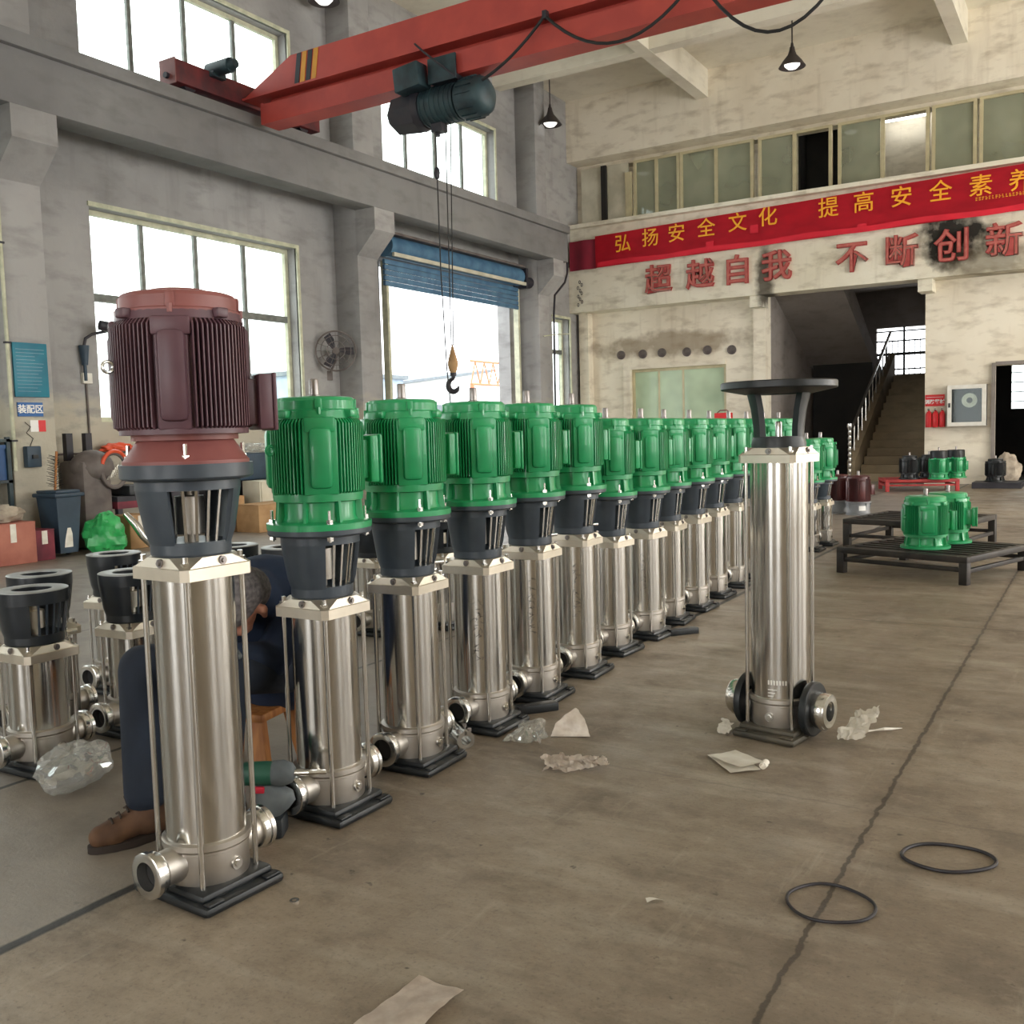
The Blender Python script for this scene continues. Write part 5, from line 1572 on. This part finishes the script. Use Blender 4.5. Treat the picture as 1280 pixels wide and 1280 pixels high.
MB().cyl((0, 0, 0.15), (0, 0, 0.18), 0.022, n=14).build('cap', 'orange', yb)
for (x_, y_, a_, lab) in ((-0.92, 2.12, 40, 'small white plastic chip lying on the open floor before the rubber rings'), (-1.55, 4.95, 10, 'small white scrap on the floor right of the seventh green pump')):
    m = MB().grid(4, 3, lambda u, v: Vector((-0.022 + 0.044 * u, -0.007 + 0.014 * v, 0.004 + 0.006 * sin(3 * u + v))))
    bmesh.ops.solidify(m.bm, geom=m.bm.faces[:], thickness=0.0015)
    tag(m.build('plastic_chip', 'paper', None, (x_, y_, 0), (0, 0, radians(a_))), lab, 'scrap')
# ================================================================== ON THE FLOOR
def crumple(nx, ny, fn, seed, amp, sc, base=None):
    mb = MB()
    def f(u, v):
        p = fn(u, v)
        n_ = noise.noise_vector(Vector((p.x * sc + seed, p.y * sc, p.z * sc)))
        n2 = noise.noise_vector(Vector((p.x * sc * 2.7 + seed, p.y * sc * 2.7, p.z * sc * 2.7)))
        q = p + Vector((n_.x, n_.y, n_.z)) * amp + Vector((n2.x, n2.y, n2.z)) * amp * 0.5
        q.z = max(q.z, 0.0025)
        return q
    mb.grid(nx, ny, f)
    bmesh.ops.solidify(mb.bm, geom=mb.bm.faces[:], thickness=0.0015)
    return mb
# clear bag beside the short pump
bag = MB()
bmesh.ops.create_uvsphere(bag.bm, u_segments=40, v_segments=22, radius=1.0)
for v in bag.bm.verts:
    p = v.co.copy()
    a = atan2(p.y, p.x)
    rr_ = 1 + 0.10 * sin(3 * a) + 0.07 * sin(7 * a + 1)
    q = Vector((p.x * 0.115 * rr_, p.y * 0.165 * rr_, (p.z + 1) * 0.055 + 0.02 * max(0, p.y) * (p.z + 1)))
    nn = noise.noise_vector(q * 26) * 0.014 + noise.noise_vector(q * 60) * 0.007
    q += nn
    q.z = max(q.z, 0.003)
    v.co = q
tag(bag.build('plastic_bag', 'film', None, (-2.98, 1.96, 0), (0, 0, radians(40)), sharp=18), 'clear crumpled plastic bag on the floor by the nearest short pump', 'bag')
m = crumple(26, 16, lambda u, v: Vector((-0.075 + 0.15 * u, -0.06 + 0.12 * v, 0.05 * sin(pi * u) * (0.3 + 0.7 * v) + 0.004)), 3, 0.022, 24)
tag(m.build('plastic_wrap', 'film', None, (-1.85, 3.08, 0), (0, 0, radians(10)), sharp=12), 'clear film scrap beside the pinkish foam cone by the third green pump', 'wrap')
m = MB()
pts_ = [(-0.075, -0.03), (0.075, -0.03), (0.06, 0.035), (-0.05, 0.035)]
m.loft([[Vector((x, y, 0.003)) for x, y in pts_], [Vector((x * .75 + .005, y * .8 + .01, 0.05)) for x, y in pts_], [Vector((x * .06 + .022, y * .1 + .02, 0.10)) for x, y in pts_]])
bmesh.ops.subdivide_edges(m.bm, edges=m.bm.edges[:], cuts=5, use_grid_fill=True)
for v in m.bm.verts:
    if v.co.z > 0.006:
        v.co += noise.noise_vector(v.co * 45) * 0.007
tag(m.build('foam_wrap', 'foam', None, (-1.72, 3.19, 0), (0, 0, radians(25)), sharp=14), 'pinkish foam sheet folded up into a cone beside the clear scrap', 'foam sheet')
m = crumple(34, 14, lambda u, v: Vector((-0.11 + 0.22 * u, -0.035 + 0.07 * v, 0.012 + 0.022 * v)), 9, 0.020, 34)
tag(m.build('plastic_wrap', 'foam', None, (-1.53, 2.87, 0), (0, 0, radians(32)), sharp=12), 'flat crumpled wrap lying alone in front of the foam cone', 'wrap')
pa = thing('paper_sheets', 'white creased paper sheets on the floor left of the lone tall pump', 'paper', (-1.07, 3.155, 0))
for k_, (dx, dy, rz, sx, sy) in enumerate(((0.0, 0.0, -47, 0.19, 0.11), (0.01, 0.015, -30, 0.15, 0.11))):
    m = crumple(12, 9, lambda u, v: Vector((-sx / 2 + sx * u, -sy / 2 + sy * v, 0.008 + 0.008 * k_)), 2 + k_, 0.0035, 12)
    m.build('sheet', 'paper', pa, (dx, dy, 0), (0, 0, radians(rz)), sharp=14)
MB().sector([(0.012, -0.02), (0.012, 0.02)], 0.002, 0, 5.5, 12, Matrix.Translation((0.105, 0.005, 0.014)) @ Matrix.Rotation(pi / 2, 4, 'X')).build('curled_corner', 'paper', pa)
m = crumple(20, 14, lambda u, v: Vector((-0.05 + 0.10 * u, -0.11 + 0.22 * v, 0.02 + 0.05 * u * v + 0.03 * v)), 5, 0.022, 26)
tag(m.build('plastic_wrap', 'paper', None, (-0.765, 3.66, 0), (0, 0, radians(-8)), sharp=12), 'white crumpled wrap against the right pipe end of the lone tall pump', 'wrap')
tag(MB().tube([(-0.79, 3.68, 0.02), (-0.75, 3.69, 0.008), (-0.72, 3.73, 0.006), (-0.69, 3.74, 0.012), (-0.66, 3.78, 0.006), (-0.635, 3.80, 0.006)], [0.004, 0.005, 0.003, 0.006, 0.004, 0.001], 6).build('twisted_string', 'paper', None), 'thin twisted white string trailing from the wrap by the lone pump', 'string')
tag(crumple(10, 8, lambda u, v: Vector((-0.02 + 0.04 * u, -0.03 + 0.06 * v, 0.015 + 0.03 * v)), 8, 0.012, 40).build('tape_scrap', 'paper', None, (-1.205, 3.46, 0), sharp=12), 'small white tape scrap at the left corner of the lone pump base', 'scrap')
# foam sheet at the bottom edge
m = crumple(40, 22, lambda u, v: Vector((-0.34 + 0.68 * u, -0.06 + 0.12 * v, 0.012 + 0.003 * sin(9 * u + 3 * v))), 6, 0.004, 22)
tag(m.build('foam_sheet', 'foam', None, (-1.175, 1.225, 0), (0, 0, radians(88)), sharp=10), 'long pinkish foam strip on the bare floor nearest the viewer', 'foam sheet')
for (loc, rx, ry, rz, lab, s) in (((-0.545, 2.305, 0.005), 0.098, 0.098, 0, 'black rubber ring lying across the floor crack', 1), ((-0.335, 2.70, 0.005), 0.112, 0.085, 25, 'black rubber ring right of the floor crack', 2)):
    o = MB().tube([(rx * cos(t) * (1 + 0.04 * sin(2 * t + s)), ry * sin(t) * (1 + 0.05 * cos(3 * t)), 0) for t in [2 * pi * i / 48 for i in range(48)]], 0.0048 if s == 2 else 0.004, 8, True).build('rubber_ring', 'rubber', None, loc, (0, 0, radians(rz)))
    tag(o, lab, 'ring', 'rubber rings on the floor')
# coupling half between second and third pump
cph = thing('shaft_coupling', 'steel shaft coupling lying on the floor at the third green pump', 'coupling', (-2.02, 2.895, 0.036), radians(-38))
m = MB().lathe([(0.018, -0.055), (0.034, -0.055), (0.034, 0.055), (0.018, 0.055)], 24, Matrix.Rotation(pi / 2, 4, 'Y'), closed=True)
m.box((-0.055, -0.005, 0.02), (0.055, 0.005, 0.04)).build('sleeve', 'chrome', cph)
for x in (-0.03, 0.03):
    for y in (-0.022, 0.022):
        MB().cyl((x, y, 0.024), (x, y, 0.036), 0.008, n=6).build('clamp_screw', 'shaft', cph)
tag(MB().tube([(0.05 * cos(t), 0.035 * sin(t), 0) for t in [2 * pi * i / 30 for i in range(30)]], 0.006, 8, True).build('steel_ring', 'chrome', None, (-2.14, 2.87, 0.035), (radians(50), 0, radians(30))), 'thin steel ring leaning against the coupling on the floor', 'ring')
for (a, b, lab) in (((-1.99, 3.40, 0), 8, 'black steel bar lying in front of the fourth green pump'), ((-2.01, 5.08, 0), 8, 'black steel bar beside the seventh green pump base')):
    t = MB().box((-0.025, -0.09, 0), (0.025, 0.09, 0.035), 0.004).cyl((0.0, -0.091, 0.017), (0, -0.085, 0.017), 0.010, n=12)
    tag(t.build('steel_bar', 'blackplate', None, a, (0, 0, radians(-38))), lab, 'bar', 'black bars by the row')
tag(MB().lathe([(0.006, 0), (0.012, 0), (0.012, 0.003), (0.006, 0.003)], 16, closed=True).build('washer', 'chrome', None, (-1.71, 1.70, 0)), 'tiny steel washer on the floor right of the nearest pump base', 'washer')
# cordless impact wrench standing behind the front pump
iw = thing('impact_wrench', 'green and black cordless impact wrench standing on its battery behind the front pump', 'power tool', (-2.065, 1.965, 0), radians(31))
MB().box((-0.045, -0.04, 0), (0.05, 0.04, 0.062), 0.012).build('battery', 'toolblack', iw)
bt_ = MB().box((-0.012, -0.039, 0.016), (0.026, -0.0425, 0.05), 0.001).build('red_badge', 'toolred', iw)
m = MB().loft([[Vector((cx_ + a * cos(t), b * sin(t), z)) for t in [2 * pi * i / 16 for i in range(16)]] for cx_, a, b, z in ((0.0, 0.038, 0.028, 0.06), (0.012, 0.050, 0.034, 0.080), (0.022, 0.060, 0.036, 0.105), (0.020, 0.056, 0.034, 0.13), (0.0, 0.03, 0.026, 0.155))])
m.build('grip', 'glove', iw)
RY = Matrix.Rotation(pi / 2, 4, 'Y')
MB().lathe([(0.001, -0.085), (0.026, -0.08), (0.034, -0.06), (0.035, 0.0), (0.034, 0.02), (0.001, 0.02)], 24, Matrix.Translation((0, 0, 0.185)) @ RY).build('motor_housing', 'toolgreen', iw)
MB().lathe([(0.001, 0.02), (0.036, 0.02), (0.038, 0.05), (0.028, 0.075), (0.018, 0.082), (0.001, 0.082)], 24, Matrix.Translation((0, 0, 0.185)) @ RY).build('gear_housing', 'glove', iw)
MB().cyl((0.08, 0, 0.185), (0.125, 0, 0.185), 0.010, n=14).cyl((0.125, 0, 0.185), (0.175, 0, 0.185), 0.007, n=6).build('socket', 'chrome', iw)
MB().box((-0.03, -0.032, 0.135), (0.0, -0.02, 0.155), 0.004).build('trigger', 'toolred', iw)
# ================================================================== THE SEATED MAN
def capsule(mb, p0, p1, r0, r1, n=14):
    p0, p1 = Vector(p0), Vector(p1)
    mb.cyl(p0, p1, r0, r1, n)
    mb.ball(p0, r0, u=n, v=8)
    mb.ball(p1, r1, u=n, v=8)

def fleshed(parts, balls, name, m_, parent, vox=0.010, it=5):
    mb = MB()
    for p0, p1, r0, r1 in parts:
        capsule(mb, p0, p1, r0, r1)
    for c, r, sc in balls:
        mb.ball(c, r, sc, 18, 12)
    o = mb.build(name, m_, parent)
    r = o.modifiers.new('join', 'REMESH')
    r.mode = 'VOXEL'
    r.voxel_size = vox
    r.use_smooth_shade = True
    s = o.modifiers.new('soft', 'SMOOTH')
    s.factor = 0.5
    s.iterations = it
    return o

pm_ = thing('person', 'man bent forward on a low wooden stool in dark navy work clothes and brown boots', 'person', (-2.45, 2.4, 0))
def L(x, y, z):
    return Vector((x + 2.45, y - 2.4, z))
PV = L(-2.49, 2.44, 0.37)
RK, RA, RT_ = L(-2.465, 1.87, 0.475), L(-2.368, 1.782, 0.10), L(-2.402, 1.692, 0.035)
LK, LA, LT = L(-2.24, 1.99, 0.46), L(-2.215, 1.93, 0.10), L(-2.205, 1.79, 0.035)
RH, LH = L(-2.57, 2.42, 0.36), L(-2.41, 2.47, 0.36)
NK = L(-2.365, 2.235, 0.655)
HD = L(-2.305, 2.115, 0.645)
RS, LS = L(-2.53, 2.17, 0.62), L(-2.28, 2.40, 0.60)
RE, LE = L(-2.50, 1.97, 0.44), L(-2.27, 2.20, 0.45)
RW, LW = L(-2.32, 1.87, 0.46), L(-2.235, 2.03, 0.50)
BK = L(-2.44, 2.36, 0.60)
fd = (L(-2.20, 2.02, 0.55) - HD).normalized()          # where the face points: forward and down
up_ = (HD - NK).normalized()
# body
parts = [(PV, BK, 0.12, 0.13), (BK, NK, 0.12, 0.065), (NK, HD, 0.055, 0.06), (RH, RK, 0.075, 0.055), (RK, RA, 0.052, 0.036), (RA, RA + Vector((0, 0, -0.04)), 0.036, 0.03), (LH, LK, 0.075, 0.055), (LK, LA, 0.052, 0.036), (LA, LA + Vector((0, 0, -0.04)), 0.036, 0.03),
         (RS, RE, 0.05, 0.04), (RE, RW, 0.038, 0.027), (LS, LE, 0.05, 0.04), (LE, LW, 0.038, 0.027), (BK, RS, 0.09, 0.055), (BK, LS, 0.09, 0.055)]
balls = []
def ori(c, f, u_):
    x = u_.cross(f).normalized()
    return Matrix((( x.x, f.x, 0, 0), (x.y, f.y, 0, 0), (x.z, f.z, 0, 0), (0, 0, 0, 1)))
# head frame: Y axis = face, Z axis = crown
fy = (Vector((-0.30, -0.52, -0.80))).normalized()
fz = (Vector((0.34, -0.66, 0.60)) - fy * fy.dot(Vector((0.34, -0.66, 0.60)))).normalized()
fx_ = fy.cross(fz)
HM = Matrix(((fx_.x, fy.x, fz.x, HD.x), (fx_.y, fy.y, fz.y, HD.y), (fx_.z, fy.z, fz.z, HD.z), (0, 0, 0, 1)))
def H(x, y, z):
    return HM @ Vector((x, y, z))
def hand(W, E, side):
    out = []
    d = (W - E).normalized()
    s = d.cross(Vector((0, 0, 1))).normalized()
    palm = W + d * 0.075
    out.append((W, palm, 0.026, 0.030))
    for q, ln in enumerate((0.062, 0.072, 0.068, 0.052)):
        b = palm + s * (q - 1.5) * 0.019
        k1 = b + d * ln * 0.55 + Vector((0, 0, -0.012))
        out.append((b, k1, 0.0095, 0.0088))
        out.append((k1, k1 + d * ln * 0.3 + Vector((0, 0, -0.03)), 0.0088, 0.0075))
    tb_ = W + d * 0.03 + s * 0.024 * side
    k1 = tb_ + d * 0.03 + s * 0.026 * side
    out.append((tb_, k1, 0.011, 0.0098))
    out.append((k1, k1 + d * 0.03 + Vector((0, 0, -0.008)), 0.0098, 0.008))
    return out
parts += hand(RW, RE, 1) + hand(LW, LE, -1)
parts += [(H(0, -0.02, 0.03), H(0, 0.015, 0.03), 0.080, 0.078), (H(0, 0.03, -0.02), H(0, 0.055, -0.075), 0.062, 0.036), (H(0, 0.085, 0.01), H(0, 0.108, -0.022), 0.010, 0.014), (H(-0.022, 0.094, -0.055), H(0.022, 0.094, -0.055), 0.009, 0.009),
          (H(-0.05, 0.065, -0.012), H(-0.04, 0.05, -0.05), 0.024, 0.02), (H(0.05, 0.065, -0.012), H(0.04, 0.05, -0.05), 0.024, 0.02), (H(-0.04, 0.075, 0.03), H(0.04, 0.075, 0.03), 0.015, 0.015)]
for s in (-1, 1):
    parts += [(H(s * 0.080, -0.010, 0.012), H(s * 0.098, -0.022, 0.022), 0.010, 0.015), (H(s * 0.098, -0.022, 0.022), H(s * 0.088, -0.006, -0.024), 0.014, 0.010)]
body = fleshed(parts, [], 'body', 'skin', pm_, 0.0075, 3)
for s in (-1, 1):
    e_ = MB().ball(H(s * 0.031, 0.082, 0.010), 0.012, u=14, v=10).build('eye', 'signwhite', pm_)
    MB().ball(H(s * 0.031, 0.0905, 0.009), 0.0055, u=10, v=8).build('iris', 'toolblack', e_)
fleshed([(H(0, -0.03, 0.045), H(0, 0.02, 0.05), 0.086, 0.080), (H(0, -0.05, 0.0), H(0, -0.05, -0.035), 0.072, 0.055)], [], 'hair', 'hair', pm_, 0.0075, 2)
# jacket
fleshed([(PV + Vector((0, 0.02, -0.02)), BK, 0.165, 0.165), (BK, NK + Vector((-0.01, 0.02, -0.01)), 0.16, 0.085), (BK, RS, 0.13, 0.082), (BK, LS, 0.13, 0.085), (RS, RE, 0.075, 0.062), (RE, RW, 0.06, 0.043), (LS, LE, 0.078, 0.064), (LE, LW, 0.06, 0.043),
         (PV + Vector((0.07, 0.03, -0.03)), BK + Vector((0.05, 0.03, -0.05)), 0.13, 0.12)], [], 'jacket', 'navy', pm_, 0.010, 4)
for W_, E_ in ((RW, RE), (LW, LE)):
    fleshed([(a, b, r0 * 1.13, r1 * 1.13) for a, b, r0, r1 in hand(W_, E_, 1 if W_ is RW else -1)], [], 'glove', 'glove', pm_, 0.006, 2)
# trousers
fleshed([(RH, RK, 0.098, 0.072), (RK, RA + Vector((0, 0.0, 0.035)), 0.072, 0.062), (LH, LK, 0.098, 0.072), (LK, LA + Vector((0, 0, 0.03)), 0.070, 0.054), (RH, LH, 0.11, 0.11), (PV, PV + Vector((0.05, 0.05, -0.03)), 0.13, 0.12)], [], 'trousers', 'navydark', pm_, 0.010, 4)
# boots
for A_, T_ in ((RA, RT_), (LA, LT)):
    d = (T_ - A_)
    d.z = 0
    d.normalize()
    hl = A_ - d * 0.045
    bo = fleshed([(Vector((hl.x, hl.y, 0.05)), Vector((A_.x, A_.y, 0.055)), 0.040, 0.044), (Vector((A_.x, A_.y, 0.06)), Vector((A_.x, A_.y, 0.13)), 0.048, 0.050), (Vector((A_.x, A_.y, 0.07)), Vector((T_.x, T_.y, 0.042)), 0.046, 0.036), (Vector((T_.x, T_.y, 0.042)), Vector((T_.x, T_.y, 0.04)) + d * 0.035, 0.042, 0.034)], [], 'boot', 'boot', pm_, 0.0075, 3)
    n_ = Vector((-d.y, d.x, 0))
    sole = MB()
    e0 = Vector((hl.x, hl.y, 0)) - d * 0.035
    e1 = Vector((T_.x, T_.y, 0)) + d * 0.072
    ring = []
    for i in range(24):
        t = 2 * pi * i / 24
        ring.append((e0 + e1) / 2 + d * cos(t) * (e1 - e0).length / 2 + n_ * sin(t) * (0.046 if cos(t) > -0.2 else 0.040))
    sole.loft([[p + Vector((0, 0, 0.001)) for p in ring], [p + Vector((0, 0, 0.022)) for p in ring]])
    sole.build('sole', 'sole', bo)
    la = MB()
    for q in range(4):
        c_ = Vector((A_.x, A_.y, 0.112 - 0.012 * q)) + d * (0.035 + 0.022 * q)
        la.tube([c_ - n_ * 0.022, c_ + Vector((0, 0, 0.010)), c_ + n_ * 0.022], 0.0035, 6)
    c_ = Vector((A_.x, A_.y, 0.125)) + d * 0.045
    la.tube([c_ + Vector((0.02 * cos(t), 0.012 * sin(t), 0.012 * sin(2 * t))) for t in [2 * pi * i / 14 for i in range(14)]], 0.003, 6, True)
    la.build('laces', 'sole', bo)
# stool
st0 = thing('wooden_stool', 'low wooden stool under the bent man', 'stool', (-2.56, 2.36, 0), radians(12))
MB().box((-0.15, -0.13, 0.205), (0.15, 0.13, 0.235), 0.008).build('seat', 'wood', st0)
for sx in (-1, 1):
    for sy in (-1, 1):
        p0 = Vector((sx * 0.15, sy * 0.13, 0.0))
        p1 = Vector((sx * 0.11, sy * 0.10, 0.206))
        ax = 0.026
        MB().loft([[p + Vector((a_, b_, 0)) for a_, b_ in ((-ax, -0.015), (ax, -0.015), (ax, 0.015), (-ax, 0.015))] for p in (p0, p1)]).build('leg', 'wood', st0)
